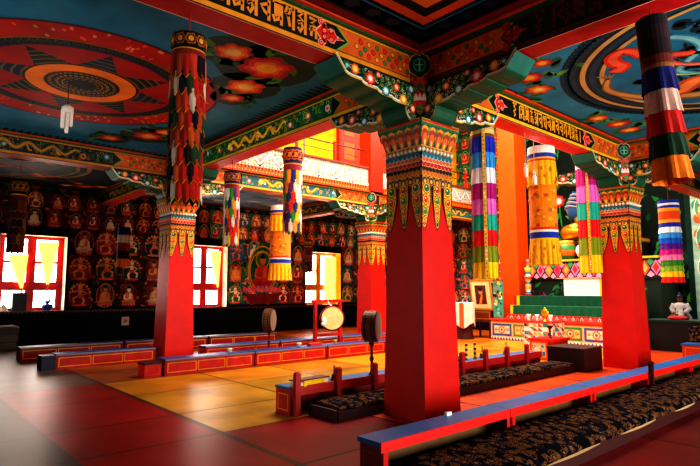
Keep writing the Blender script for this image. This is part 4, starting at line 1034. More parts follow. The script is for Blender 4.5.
# statue on the shrine base
def skin_body(name, verts, edges, radii, mat, parent, col, sub=2):
    me = bpy.data.meshes.new(name); me.from_pydata(verts, edges, []); o = bpy.data.objects.new(name+'_src', me); COL.objects.link(o)
    sk = o.modifiers.new('s', 'SKIN'); sb = o.modifiers.new('d', 'SUBSURF'); sb.levels = sub; sb.render_levels = sub
    for i, r in enumerate(radii): v = me.skin_vertices[0].data[i]; v.radius = r if isinstance(r, tuple) else (r, r); v.use_root = (i == 0)
    bpy.context.view_layer.update()
    dg = bpy.context.evaluated_depsgraph_get(); ev = o.evaluated_get(dg); m2 = bpy.data.meshes.new_from_object(ev)
    bpy.data.objects.remove(o)
    vs = [v.co[:] for v in m2.vertices]; fs = [p.vertices[:] for p in m2.polygons]; bpy.data.meshes.remove(m2)
    mb = MB(); mb.add(vs, fs, col); ob = mb.build(name, mat, parent, True); return ob
def statue(label, loc, s, skin, robe, rz, cat='statue', name='buddha_statue', mat=METAL, robe2=None):
    t = thing(name, label, cat, loc, rz)
    S = lambda x, y, z: (x*s, y*s, z*s)
    # faces -x ; z=0 is the seat
    V = [S(0, 0, .12), S(0, 0, .32), S(0, 0, .55), S(0, 0, .68), S(-.01, 0, .78), S(-.01, 0, .9), S(0, 0, 1.0),
         S(0, .2, .6), S(-.02, .28, .38), S(-.2, .14, .22), S(-.26, .02, .2), S(0, -.2, .6), S(-.02, -.28, .38), S(-.2, -.2, .26), S(-.3, -.22, .2),
         S(-.12, .22, .1), S(-.26, .34, .09), S(-.32, .02, .08), S(-.12, -.22, .1), S(-.26, -.34, .09), S(-.34, -.02, .12)]
    E = [(0, 1), (1, 2), (2, 3), (3, 4), (4, 5), (5, 6), (2, 7), (7, 8), (8, 9), (9, 10), (2, 11), (11, 12), (12, 13), (13, 14), (0, 15), (15, 16), (16, 17), (0, 18), (18, 19), (19, 20)]
    Rr = [.17, .16, .17, .07, .1, .105, .05, .09, .07, .05, .04, .09, .07, .05, .04, .12, .1, .06, .12, .1, .06]
    bd = skin_body('body', V, E, [r*s for r in Rr], mat, t, skin)
    m = MB()     # robe shell
    prof = [(.36, .02), (.33, .16), (.24, .3), (.22, .45), (.25, .56), (.2, .64), (.09, .69)]
    m.lathe([(r*s, z*s) for r, z in prof], 28, col=robe, wob=.03, wn=14, cap=False)
    for i in range(len(m.v)): x, y, z = m.v[i]; m.v[i] = (x*.72, y*1.08, z)
    for sd in (-1, 1):
        m.tube([S(0, sd*.21, .63), S(-.02, sd*.3, .42), S(-.16, sd*.2, .27)], .105*s, robe, 12, .085*s)
        for k in range(1, 5): m.tube([S(-.02*k*.3-.005, sd*(.21+.022*k), .63-.05*k), S(-.02*k*.3-.012, sd*(.212+.022*k), .615-.05*k)], .112*s, mixc(robe, WHITE, .25), 12, .11*s)
    part(m, 'robe', CLOTH, bd, None, True)
    m = MB(); m.ball((0, 0, .93*s), .115*s, H('14183c'), 12, 8, (1, 1, .9)); m.ball((0, 0, 1.05*s), .055*s, H('14183c'), 10, 6); part(m, 'hair', PAINT, bd, None, True)
    m = MB()
    for sd in (-1, 1): m.ball((-.095*s, sd*.04*s, .87*s), .016*s, H('201008'), 8, 5, (.6, 1.3, .6)); m.ball((0, sd*.105*s, .84*s), .03*s, skin, 8, 5, (.6, .5, 1.6)); m.tube([S(-.1, sd*.02, .895), S(-.09, sd*.065, .895)], .006*s, H('201008'), 6)
    m.ball((-.112*s, 0, .84*s), .018*s, skin, 8, 5, (1, .7, 1.5)); m.ball((-.1*s, 0, .8*s), .018*s, H('a02818'), 8, 5, (.5, 1.4, .5)); part(m, 'face_features', PAINT, bd, None, True)
    return t
statue('large seated gold statue in a blue brocade robe behind the hanging banners', (16.75, 7.3, 3.06), 2.4, H('d8a030'), H('1c3c60'), 0)
t = thing('statue_throne', 'plain gold-edged throne block under the seated statue', 'throne', (16.45, 6.1, 2.44))
m = MB(); m.box(0, .95, 0, 2.4, 0, .5, H('2c1410')); part(m, 'throne_block', PAINT, t)
m = MB(); m.box(-.05, .98, -.05, 2.45, .5, .6, H('d8a028')); part(m, 'gold_edge', PAINT, t)
# lap offerings: bowl and vase
t = thing('offering_pot', 'orange and green painted pot standing before the statue', 'pot', (16.0, 7.95, 2.44))
m = MB(); m.lathe([(.16, 0), (.26, .12), (.3, .28), (.26, .44), (.2, .52), (.23, .58)], 20, cols=[H('2c7a3c'), H('e07028'), H('3c8a40'), H('e88030'), H('e8b040')], cap=True); part(m, 'pot_body', PAINT, t, None, True)
t = thing('white_vase', 'round white vase standing before the statue', 'vase', (15.98, 7.36, 2.44))
m = MB(); m.lathe([(.1, 0), (.2, .06), (.27, .2), (.26, .34), (.16, .46), (.1, .5), (.13, .58), (.15, .6)], 22, col=H('e8e8e4')); part(m, 'vase_body', GLOSS, t, None, True)
m = MB(); m.lathe([(.12, .505), (.105, .52), (.12, .535)], 18, col=H('d8a030')); part(m, 'neck_band', METAL, t, None, True)
# carved candlestand beside the pillar
t = thing('carved_stand', 'slim carved stand in blue, white and gold rings beside the orange pillar', 'stand', (15.45, 8.97, 1.34))
m = MB(); m.lathe([(.1, 0), (.1, .05), (.06, .12), (.09, .2), (.09, .34), (.05, .42), (.11, .5), (.11, .6), (.06, .66), (.09, .74), (.12, .86), (.05, .92), (.03, 1.05)], 14, cols=[H('c83828'), H('3878a0'), H('e8e0d0'), H('e0a030'), H('3888a8'), H('e8c060'), H('d84830'), H('f0e8d8'), H('4898b0'), H('e8b040'), H('3c8a58'), H('e05830')]); part(m, 'stem', PAINT, t, None, True)
m = MB(); m.ball((0, 0, 1.08), .05, H('e88898'), 8, 6); part(m, 'finial', PAINT, t, None, True)

# patterned cloth table in front of the altar
t = thing('offering_table', 'small table covered with a cloth of coloured triangles in front of the altar', 'offering table', (13.05, 6.95, 0))
m = MB(); m.box(0, .62, 0, .8, 0, .66, H('e8e0d4'))
for fr, W in ((frame((0, .8, 0), (0, -1, 0), (0, 0, 1)), .8), (frame((0, 0, 0), (1, 0, 0), (0, 0, 1)), .62)):
    A = Art(m, fr); R = random.Random(6); n = int(W/.12)
    for j in range(6):
        for i in range(n):
            x = .01+i*W/n; y = .015+j*.108; w = W/n
            A.poly([(x, y), (x+w, y), (x, y+.1)], R.choice([H('d83820'), H('183858'), H('e8b030'), H('2888a0'), H('c82838'), H('f0e8dc')]), 1)
            if (i+j) % 2: A.poly([(x+w, y), (x+w, y+.1), (x, y+.1)], R.choice([H('e87858'), H('f8f0e4'), H('48a0a8'), H('f0d8c8')]), 1)
part(m, 'triangle_cloth', CLOTH, t)
m = MB(); m.box(-.02, .64, -.02, .82, .66, .7, H('c83028')); part(m, 'table_top', PAINT, t)
def cup(m, x, y, z, r, h, c): m.lathe([(r*.6, 0), (r, h*.15), (r*.85, h*.6), (r, h)], 12, x, y, z, col=c)
G = 'offerings on the triangle-cloth table'
for i, (y, lab) in enumerate(((7.66, 'white offering cup at the left corner of the triangle-cloth table'), (7.42, 'white offering cup left of the gold ornament on the triangle-cloth table'), (7.04, 'white offering cup right of the gold ornament on the triangle-cloth table'))):
    t = thing('offering_cup', lab, 'cup', (13.16, y, .7), 0, G); m = MB(); m.lathe([(.03, 0), (.045, .015), (.028, .05), (.05, .12), (.055, .17)], 12, col=H('f0ece4')); part(m, 'cup_body', GLOSS, t, None, True)
t = thing('gold_ornament', 'gold wheel ornament on a foot in the middle of the triangle-cloth table', 'ornament', (13.2, 7.22, .7))
m = MB(); m.lathe([(.07, 0), (.03, .05), (.03, .1), (.06, .13)], 12, col=H('d8a020')); part(m, 'foot', METAL, t)
m = MB(); m.ball((0, 0, .22), .1, H('e8b828'), 12, 8, (.3, 1, 1)); m.ball((0, 0, .33), .03, H('e8b828')); part(m, 'wheel', METAL, t)
# red table with the white lion panel
t = thing('red_stand', 'red table with a white lion painted on its orange end panel', 'low table', (11.0, 5.9, 0))
m = MB(); m.box(-.03, .8, -.03, .53, .4, .45, H('d01c14')); part(m, 'table_top', GLOSS, t)
m = MB(); m.box(0, .75, 0, .5, 0, .4, H('a01810'))
A = Art(m, frame((0, .5, 0), (0, -1, 0), (0, 0, 1)))
A.rect(.0, .42, .02, .4, H('e86018'), 1); A.rect(.05, .37, .07, .36, H('f0d0b0'), 2)
A.rect(.06, .36, .08, .18, H('3878b0'), 3)
A.disc(.19, .2, .1, WHITE, 4, 12, .07); A.disc(.29, .26, .06, WHITE, 4, 10); A.disc(.3, .29, .045, H('48a0a8'), 5, 8, .03); A.disc(.31, .25, .012, BLACK, 5, 6)
for x in (.12, .17, .23, .27): A.rect(x-.016, x+.016, .09, .18, WHITE, 4)
A.curl(.09, .26, .05, 0, H('48a0a8'), 4, .025)
part(m, 'lion_panel', PAINT, t, 'orange-framed white lion panel')
t = thing('incense_stand', 'small dark stand with a flared top on the red lion table', 'stand', (11.25, 6.05, .45))
m = MB(); m.lathe([(.06, 0), (.02, .04), (.02, .2), (.07, .26), (.08, .28)], 12, col=H('3a1410')); part(m, 'stem', PAINT, t)

# portrait on a chair, left of the altar
t = thing('portrait_chair', 'dark red wooden chair holding the framed portrait', 'chair', (14.62, 10.2, 0))
m = MB(); m.box(-.05, .5, -.4, .4, .5, .56, H('5a2410')); part(m, 'seat', PAINT, t)
m = MB(); m.box(-.06, -.02, -.41, .41, .56, .86, H('6a2c14')); A = Art(m, frame((-.06, .41, .56), (0, -1, 0), (0, 0, 1))); A.box(.03, .79, .04, .27, .02, H('b87020'), 1); part(m, 'front_rail', PAINT, t)
for x in (-.03, .44):
    for y in (-.37, .33): m = MB(); m.box(x, x+.05, y, y+.05, 0, .5, H('4a1c0c')); part(m, 'leg', PAINT, t)
m = MB(); m.box(.44, .5, -.4, .4, .56, 1.75, H('5a2410')); part(m, 'backrest', PAINT, t)
t = thing('framed_portrait', 'gold-framed portrait of a person in maroon robes propped on the chair', 'picture', (14.64, 10.13, .87))
m = MB(); M = Matrix.Rotation(math.radians(-9), 4, 'Y')
m.box(0, .04, -.4, .4, 0, .98, H('d8a848')); A = Art(m, frame((0, .4, 0), (0, -1, 0), (0, 0, 1)))
A.rect(.06, .74, .08, .9, H('f0dca0'), 1); A.box(.0, .8, 0, .98, .05, H('b8802c'), 2); m.xf(M); fo = part(m, 'frame', PAINT, t)
m = MB(); A = Art(m, frame((0, .4, 0), (0, -1, 0), (0, 0, 1)), 2); A.rect(.19, .6, .2, .8, H('2c1410'), 2)
A.rect(.2, .59, .21, .79, H('5a2818'), 3); A.poly([(.2, .21), (.59, .21), (.57, .4), (.47, .5), (.33, .5), (.22, .4)], H('6a1414'), 4); A.poly([(.3, .21), (.4, .21), (.47, .5), (.41, .5)], H('d89030'), 5)
A.disc(.4, .6, .075, H('c88a60'), 5, 14, .1); A.disc(.4, .665, .07, H('1c100c'), 6, 12, .05)
for dx in (-.03, .03): A.disc(.4+dx, .61, .01, BLACK, 7, 6)
A.rect(.385, .415, .555, .562, H('8a3a2c'), 7)
m.xf(M); part(m, 'portrait', PAINT, fo, 'portrait of a robed person')
t = thing('draped_stand', 'stand draped with white and orange cloth beside the framed portrait', 'stand', (13.95, 10.35, 0))
m = MB(); m.lathe([(.3, 0), (.28, .1), (.2, .5), (.28, 1.0), (.3, 1.1)], 14, col=H('4a140c')); part(m, 'stand_body', PAINT, t)
m = MB(); n = 40; vs = []
for i in range(n): a = 2*PI*i/n; r = .33+.02*math.sin(a*7); vs += [(r*math.cos(a), r*math.sin(a), .42+.08*math.sin(a*3)), (r*.97*math.cos(a), r*.97*math.sin(a), 1.12), (0, 0, 1.14)]
fs = []; cs = []
for i in range(n):
    j = (i+1) % n; fs += [(3*i, 3*j, 3*j+1, 3*i+1), (3*i+1, 3*j+1, 3*i+2)]; c = H('d86830') if (i // 3) % 5 == 2 else H('e8dccc'); cs += [c, H('e8e0d0')]
m.add(vs, fs, cs); part(m, 'drape', CLOTH, t)
t = thing('painted_scroll', 'green, white and red painted scroll hanging at the left end of the altar', 'scroll', (14.6, 9.53, .642))
m = MB(); m.box(0, .03, -.17, .17, 0, 1.15, H('4aa088')); A = Art(m, frame((0, .17, 0), (0, -1, 0), (0, 0, 1))); R = random.Random(12)
for i in range(40): A.disc(R.uniform(.04, .3), R.uniform(.05, 1.1), R.uniform(.02, .06), R.choice([WHITE, H('d84830'), H('1c3040'), H('80c8c0'), H('e8c050'), H('2c7a58')]), 1+i % 3, 9)
part(m, 'painting', PAINT, t)
m = MB(); m.tube([(.015, -.19, 1.16), (.015, .19, 1.16)], .02, H('8a2018')); m.tube([(.015, -.19, .02), (.015, .19, .02)], .02, H('8a2018')); part(m, 'rollers', PAINT, t)

# right side: dark ledge, small statue, table and rolled carpet
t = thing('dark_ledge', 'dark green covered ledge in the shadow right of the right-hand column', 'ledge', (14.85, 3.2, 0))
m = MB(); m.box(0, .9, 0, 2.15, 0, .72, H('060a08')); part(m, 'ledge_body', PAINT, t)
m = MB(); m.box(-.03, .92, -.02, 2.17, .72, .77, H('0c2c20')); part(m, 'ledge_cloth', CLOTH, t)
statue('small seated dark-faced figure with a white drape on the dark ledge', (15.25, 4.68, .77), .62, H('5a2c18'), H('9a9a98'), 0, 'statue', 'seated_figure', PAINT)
t = thing('red_cushion', 'small red cushion at the foot of the dark-faced figure', 'cushion', (14.97, 4.68, .775))
m = MB(); m.ball((0, 0, .05), .1, H('b01c18'), 12, 8, (.8, 2.2, .5)); part(m, 'cushion_body', CLOTH, t, None, True)
t = thing('low_table', 'orange-fronted blue-topped low table at the right edge beyond the column', 'low table', (13.5, 3.2, 0))
m = MB(); m.box(0, .4, 0, .96, 0, .3, H('d84c1c')); A = Art(m, frame((0, .96, 0), (0, -1, 0), (0, 0, 1))); A.box(.05, .9, .05, .26, .016, H('f0a830'), 1); part(m, 'front_panel', PAINT, t)
m = MB(); m.box(-.03, .43, -.02, .98, .3, .335, H('2c68a8')); part(m, 'table_top', GLOSS, t)
t = thing('carpet_bale', 'folded brown patterned carpet stacked behind the orange-fronted table', 'carpet', (14.1, 3.2, 0))
m = MB(); blob_box(m, 0, .5, 0, .98, 0, .68, BLACK, 8, 10, .01, 2); part(m, 'folded_carpet', CARPET, t)
# ================================================================== HANGING BANNERS
def rope(t, z0, z1, col=H('a02818')):
    m = MB(); m.tube([(0, 0, z0), (0, 0, z1)], .007, col, 6); part(m, 'cord', CLOTH, t)
PW = [H('c82818'), H('e8e0d0'), H('e87820'), H('2c7a3c'), H('1c2c6c'), H('f0c028'), H('a81c1c'), H('3c2418'), H('d04828')]
PW2 = [H('f0c838'), H('3c9a3c'), H('e8e4d8'), H('d83820'), H('2c3c8a'), H('e88028'), H('f0ece0'), H('e8b040'), H('6a3c7a')]
def patch_banner(label, loc, hh, r, cord, rows=8, n=11, cols=PW, topc=(H('14121c'), H('8a2c20')), seed=1, bright=1.0, topfrac=.15, group='hanging silk banners'):
    t = thing('hanging_banner', label, 'banner', loc, 0, group)
    R = random.Random(seed); th = hh*topfrac
    m = MB(); m.lathe([(r*1.04, hh-th), (r*1.05, hh-th*.75), (r*1.05, hh-th*.7), (r*1.05, hh-.01), (r*.5, hh)], 24, cols=[topc[1], GOLD, topc[0], topc[0]])
    for i in range(10):
        a = 2*PI*i/10; fr = frame((1.055*r*math.cos(a), 1.055*r*math.sin(a), hh-th*.35), (-math.sin(a), math.cos(a), 0), (0, 0, 1)); A = Art(m, fr)
        A.flower(0, 0, th*.25, [dim(mixc(topc[1], GOLD, .3), bright), topc[0], dim(GOLD, bright)], 1, 6)
    part(m, 'top_band', CLOTH, t)
    dz = (hh-th)/(rows+.35)
    for j in range(rows):
        m = MB(); zt = hh-th+.01-j*dz
        for i in range(n):
            a = 2*PI*(i+(.5 if j % 2 else 0))/n; w = PI/n*1.02
            c = dim(R.choice(cols), bright); c2 = mixc(c, BLACK, .25)
            ro = r*(1.0+.0*j)+.006*(rows-j)/rows; L = dz*1.5
            P = lambda da, z, o=0: ((ro+o)*math.cos(a+da), (ro+o)*math.sin(a+da), z)
            m.add([P(-w, zt), P(0, zt, .006), P(w, zt), P(-w*.9, zt-L*.8), P(0, zt-L*.82, .014), P(w*.9, zt-L*.8), P(0, zt-L, .01)],
                  [(0, 3, 4, 1), (1, 4, 5, 2), (3, 6, 4), (4, 6, 5)], [c, c2, c, c2])
            e = dim(mixc(c, GOLD, .5), bright)
            m.add([P(-w*.9, zt-L*.8, .003), P(0, zt-L, .014), P(0, zt-L*.95, .017), P(-w*.75, zt-L*.79, .008)], [(0, 1, 2, 3)], e)
            m.add([P(w*.9, zt-L*.8, .003), P(0, zt-L, .014), P(0, zt-L*.95, .017), P(w*.75, zt-L*.79, .008)], [(0, 1, 2, 3)], e)
        part(m, 'pendant_row', CLOTH, t)
    m = MB(); m.lathe([(r*.9, .1), (r*.92, hh-th)], 20, col=H('140c0c')); part(m, 'lining', CLOTH, t)
    rope(t, hh, cord-loc[2])
    return t
def skirt(m, r0, r1, z0, z1, col, pleats=22, dark=.7, amp=.05, n=None):
    n = n or pleats*4; vs = []; cs = []
    for k, (r, z, am) in enumerate(((r0, z1, amp*.25), (r0+(r1-r0)*.5, (z0+z1)/2, amp*.7), (r1, z0, amp))):
        for i in range(n):
            a = 2*PI*i/n; rr = r*(1+am*math.cos(pleats*a+.8*math.sin(a*3))); vs.append((rr*math.cos(a), rr*math.sin(a), z))
    fs = []
    for k in range(2):
        for i in range(n):
            j = (i+1) % n; fs.append((k*n+i, (k+1)*n+i, (k+1)*n+j, k*n+j)); cs.append(col if math.cos(pleats*2*PI*i/n) > -.3 else dim(col, dark))
    fs.append(tuple(range(n-1, -1, -1))[::-1]); cs.append(dim(col, .4))
    m.add(vs, fs, cs)
def tier_banner(label, loc, hh, r, cord, tiers, top=None, ribbons=(), flare=.04, pleats=18, group='hanging silk banners', taper=0.0, amp=.05):
    t = thing('hanging_banner', label, 'banner', loc, 0, group)
    z = hh
    if top:
        th, bands = top
        m = MB(); prof = []; cs = []
        for f0, c in bands: prof.append((r, z-th*f0)); cs.append(c)
        prof.append((r, z-th)); m.lathe(prof, 24, cols=cs, col=None)
        part(m, 'top_band', CLOTH, t); z -= th
    dz = z/len(tiers); k = 0
    for (nm, c) in tiers:
        m = MB(); f = 1+taper*k/len(tiers); skirt(m, r*f, r*f*(1+flare), z-dz*1.03, z, c, pleats, amp=amp)
        o = part(m, 'skirt_tier', CLOTH, t, '%s pleated tier' % nm); z -= dz; k += 1
    for a, c in ribbons:
        m = MB(); fr = frame(((r*1.09)*math.cos(a), (r*1.09)*math.sin(a), 0), (-math.sin(a), math.cos(a), 0), (0, 0, 1)); A = Art(m, fr)
        m.prism([(-.025, .0), (.025, 0), (.025, hh-.06), (-.025, hh-.06)], fr, -.004, 0, c)
        R = random.Random(int(a*10))
        for i in range(int(hh/.06)): A.disc(R.uniform(-.012, .012), .03+i*.06, .012, R.choice([H('c83828'), H('3878a8'), H('f8f0d8'), H('489058')]), 1, 6)
        part(m, 'ribbon', CLOTH, t, 'gold brocade ribbon')
    rope(t, hh, cord-loc[2])
    return t
def yellow_banner(label, loc, hh, r, cord, body=H('f08a14'), seed=2, group='hanging silk banners', orange=H('e8641c')):
    t = thing('hanging_banner', label, 'banner', loc, 0, group); Y = H('f8b818'); R = random.Random(seed)
    m = MB(); m.lathe([(r, hh-.27), (r, hh-.23), (r, hh-.2), (r, hh-.13), (r, hh-.05), (r*.98, hh)], 28, cols=[H('d82818'), Y, H('2848a8'), H('f0ece0'), H('f0ece0')]); part(m, 'top_band', CLOTH, t)
    m = MB(); skirt(m, r*1.02, r*1.1, hh-.68, hh-.26, Y, 14, .75, .05)
    for i in range(26):
        a = R.uniform(0, 2*PI); z = hh-R.uniform(.32, .62); rr = r*1.13; m.tube([(rr*math.cos(a), rr*math.sin(a), z), (rr*math.cos(a+.02), rr*math.sin(a+.02), z-.06)], .006, H('c84818'), 5)
    part(m, 'upper_valance', CLOTH, t, 'pleated yellow valance')
    m = MB(); m.lathe([(r*.99, .5), (r*.99, hh-.6)], 28, col=body)
    for i in range(60):
        a = R.uniform(0, 2*PI); z = R.uniform(.55, hh-.7); A = Art(m, frame((r*math.cos(a), r*math.sin(a), z), (-math.sin(a), math.cos(a), 0), (0, 0, 1)), 3); A.disc(0, 0, .035, R.choice([orange, H('f8d048'), H('d84c18'), H('8a9a80'), H('f8b030')]), 1, 7, .028); A.curl(0, 0, .03, a, H('c04010'), 2, .009)
    part(m, 'brocade_body', CLOTH, t, 'orange brocade body')
    m = MB(); m.lathe([(r*1.02, .4), (r*1.02, .44), (r*1.02, .54), (r*1.02, .58), (r*1.02, .62)], 28, cols=[Y, H('2038a0'), H('f0e8d8'), H('d83818')]); part(m, 'blue_band', CLOTH, t)
    m = MB(); skirt(m, r*1.0, r*1.13, 0, .42, Y, 16, .7, .06)
    for i in range(20):
        a = R.uniform(0, 2*PI); z = R.uniform(.06, .34); rr = r*1.13; m.tube([(rr*math.cos(a), rr*math.sin(a), z), (rr*math.cos(a+.02), rr*math.sin(a+.02), z-.06)], .006, H('c84818'), 5)
    part(m, 'lower_fringe', CLOTH, t, 'pleated yellow fringe')
    rope(t, hh, cord-loc[2]); return t
ZU = ZB-.003
patch_banner('long patchwork banner with dark top hanging in front of the left column', (2.0, AY, 2.26), 1.53, .142, ZU, 8, 15, [H('c82818'), H('a81c14'), H('d8c8b0'), H('d86020'), H('201410'), H('c02418'), H('2c4a2c'), H('d84830'), H('14142c'), H('b84820')], seed=3)
patch_banner('dark patchwork banner hanging before the leftmost window', (2.42, 14.4, 2.36), 1.72, .17, ZC, 6, 9, [H('3c1c14'), H('7a3018'), H('241414'), H('5a2418'), H('8a5a28')], (H('0c0a0c'), H('5a1c14')), 8, .9, .3)
patch_banner('patchwork banner under the green dragon beam, left one of the two', (AX, 9.25, 2.36), 1.45, .14, ZU, 6, 12, PW2, (H('2c2448'), H('a03848')), 13, 1.15, .25)
patch_banner('patchwork banner hanging in front of the yellow cylinder banner', (6.6, 9.3, 2.7), 1.85, .19, ZT, 6, 12, PW2, (H('2c3060'), H('903848')), 14, 1.15, .28)
patch_banner('narrow dark banner hanging before the window left of the far column', (10.9, 14.4, 2.1), 1.1, .13, ZC, 4, 8, [H('5a2418'), H('8a3418'), H('3a1c1c')], (H('241010'), H('6a2418')), 18, 1, .3)
yellow_banner('yellow cylinder banner hanging under the gallery, before the big painted figure', (7.95, BY, 1.76), 1.95, .27, ZU, H('f08820'))
yellow_banner('yellow and orange brocade cylinder banner in front of the orange pillar', (8.4, AY+.1, 1.92), 2.0, .225, ZU)
RAIN = [('royal blue', H('2038c0')), ('sky blue', H('3c9ce0')), ('white', H('f0ecf4')), ('magenta', H('b81c80')), ('pink', H('e070c8')), ('turquoise', H('28b098')), ('red', H('e01c1c')), ('olive green', H('8a9a1c')), ('yellow', H('f8d010'))]
RB = [(math.radians(a), H('e0b040')) for a in (218, 20, 110, 305)]
FT = (.16, [(0, H('c8a060')), (.3, H('e8c878')), (.7, H('8a4a28'))])
tier_banner('rainbow-tiered cylinder banner hanging left of the orange pillar', (6.72, AY+.12, 1.68), 2.24, .17, ZU, RAIN, FT, RB, .05, 14)
tier_banner('rainbow-tiered cylinder banner hanging beside the right-hand column, before the statue', (10.86, 4.9, 1.86), 3.35, .2, ZT, RAIN, FT, [(a-.25, c) for a, c in RB], .05, 14)
bt = tier_banner('large banner with dark top and five coloured skirts at the upper right', (AX, 1.57, 2.44), 1.5, .128, ZU, [('navy', H('141c6c')), ('pinkish white', H('d8b0a0')), ('red', H('c01c14')), ('dark green', H('0c3c20')), ('orange', H('f08018'))],
            (.5, [(0, H('14101c')), (.2, H('2c1420')), (.45, H('1c1018')), (.75, H('6a2014')), (.92, H('8a5a20'))]), (), .12, 9, taper=.1, amp=.07)
bt.rotation_euler = (math.radians(-3.5), 0, 0)
Z11 = [('white', H('e8ecec')), ('light blue', H('3898d8')), ('blue', H('2058c0')), ('violet', H('5a1c8a')), ('magenta', H('c01c80')), ('pink', H('f080b0')), ('green', H('3c8a30')), ('olive', H('8ab030')), ('yellow', H('f8c820')), ('red', H('e82818'))]
tier_banner('striped cylinder banner with blue, magenta and green bands at the right edge', (13.5, AY-.2, 1.68), 1.86, .215, ZU, Z11, (.62, [(0, H('2038a8')), (.12, H('f0ece0')), (.2, H('2038a8')), (.3, H('f0a020')), (.42, H('e8501c')), (.72, H('f0a020')), (.84, H('2030a0'))]), (), .05, 12, amp=.08)
tier_banner('small banner of blue, white, red, black and orange skirts before the mural', (4.72, 14.0, 2.1), 1.0, .145, ZC, [('blue', H('14204c')), ('white', H('c8b098')), ('red', H('8a2014')), ('black', H('140c10')), ('orange', H('d87830'))], None, (), .12, 9)

# light bulbs on cords and the white lamp
def bulb(label, x, y, z, cord, group=None):
    t = thing('hanging_bulb', label, 'lamp', (x, y, z), 0, group)
    m = MB(); m.lathe([(.012, 0), (.03, .01), (.032, .14), (.02, .16)], 10, col=H('f4f0e8')); part(m, 'bulb', GLOSS, t, None, True)
    m = MB(); m.lathe([(.02, .16), (.024, .17), (.02, .23)], 10, col=H('d8d4cc')); part(m, 'socket', PAINT, t, None, True)
    m = MB(); m.tube([(0, 0, .23), (0, 0, cord-z)], .006, H('e0a890'), 6); part(m, 'cord', PAINT, t)
bulb('small white bulb on a cord left of the yellow brocade banner, left of the pair', 7.72, AY, 3.3, ZU)
bulb('small white bulb on a cord close to the yellow brocade banner, right of the pair', 8.02, AY+.02, 3.22, ZU)
t = thing('ceiling_lamp', 'white compact lamp hanging below the red mandala ceiling', 'lamp', (1.86, 8.0, 3.66))
m = MB()
for dx, z in ((-.055, .06), (.0, .0), (.05, .1)): m.lathe([(.02, z), (.026, z+.02), (.026, z+.26), (.018, z+.28)], 10, dx, 0, 0, col=H('f0ece4'))
part(m, 'tubes', GLOSS, t, None, True)
m = MB(); m.lathe([(.07, .28), (.08, .3), (.075, .36), (.03, .4)], 14, col=H('e8e4dc')); part(m, 'lamp_base', PAINT, t, None, True)
m = MB(); m.tube([(0, 0, .4), (0, 0, ZC-3.66)], .007, H('3a2018'), 6); part(m, 'cord', PAINT, t)

# ================================================================== DRUMS, SMALL THINGS
t = thing('drum_stand', 'red wooden frame stand holding the round cream drum', 'stand', (8.66, 10.62, 0))
for x in (-.43, .37):
    m = MB(); m.box(x, x+.07, -.04, .04, 0, 1.22, H('c01810')); part(m, 'upright', PAINT, t)
    m = MB(); m.box(x-.02, x+.09, -.2, .2, 0, .07, H('a01410')); part(m, 'foot', PAINT, t)
for z in (.36, 1.2): m = MB(); m.box(-.5 if z > 1 else -.36, .51 if z > 1 else .37, -.035, .035, z, z+.07, H('c01810')); part(m, 'crossbar', PAINT, t)
t = thing('round_drum', 'round cream-skinned drum hung face-on in the red frame stand', 'drum', (8.62, 10.4, .49))
M = Matrix.Translation((0, 0, .32)) @ Matrix.Rotation(math.radians(-33), 4, 'Z') @ Matrix.Rotation(PI/2, 4, 'X')
m = MB(); m.lathe([(.275, -.11), (.31, -.055), (.31, .055), (.275, .11)], 32, col=H('7a1c14'), cap=False); m.xf(M); part(m, 'rim', PAINT, t, None, True)
m = MB(); m.lathe([(.005, .115), (.268, .112), (.278, .1)], 32, col=H('e8dc98'), cap=False); m.lathe([(.278, -.1), (.268, -.112), (.005, -.115)], 32, col=H('e0d090'), cap=False); m.xf(M); part(m, 'drumhead', CLOTH, t, 'cream drumhead')
m = MB(); m.tube([(0, 0, .62), (.0, .1, .66), (.02, .18, .74)], .012, H('e8e4dc'), 6); part(m, 'strap', CLOTH, t, 'white tying strap')
m = MB(); m.ball((-.33, -.12, .28), .07, H('f0ece8'), 8, 6, (1, .6, 1.3)); m.ball((-.37, -.12, .2), .05, H('f0ece8'), 8, 6); part(m, 'scarf', CLOTH, t, 'white scarf tied to the rim')
def pole_drum(label, loc, hh, face, drm):
    t = thing('pole_drum', label, 'drum', loc, 0, 'long-handled drums seen edge-on')
    m = MB(); m.lathe([(.05, 0), (.03, .03), (.018, .08), (.018, .18), (.035, .22), (.018, .27), (.018, .38), (.04, .42), (.03, .45)], 12, col=H('4a1c10')); part(m, 'handle', PAINT, t, None, True)
    M = Matrix.Translation((0, 0, .45+drm)) @ Matrix.Rotation(face, 4, 'Z') @ Matrix.Rotation(PI/2, 4, 'X')
    m = MB(); m.lathe([(drm*.9, -.1), (drm, -.085), (drm, .085), (drm*.9, .1)], 28, col=H('3a1c10'), cap=False)
    for i in range(28):
        a = 2*PI*i/28; A = Art(m, frame((drm*math.cos(a), drm*math.sin(a), 0), (-math.sin(a), math.cos(a), 0), (0, 0, 1)), 1); A.disc(0, 0, .024, H('7a5020'), 1, 8, .04); A.disc(0, 0, .012, H('6a1c10'), 2, 6, .024)
        for sz in (-1, 1): A.rect(-.035, .035, sz*.068-.008, sz*.068+.008, H('6a4a20'), 1)
    m.xf(M); part(m, 'carved_rim', PAINT, t)
    m = MB(); m.lathe([(drm*.9, .101), (.005, .108)], 28, col=H('6a4a28'), cap=False); m.lathe([(.005, -.108), (drm*.9, -.101)], 28, col=H('6a4a28'), cap=False); m.xf(M); part(m, 'drumhead', CLOTH, t)
    return t
d1 = pole_drum('dark carved drum on a pole seen edge-on, left of the nearest column', (5.28, 5.5, .335), .9, math.radians(32), .215)
d2 = pole_drum('dark carved drum on a pole seen edge-on, behind the front table row', (6.88, 10.55, 0), 1.1, math.radians(40), .27)
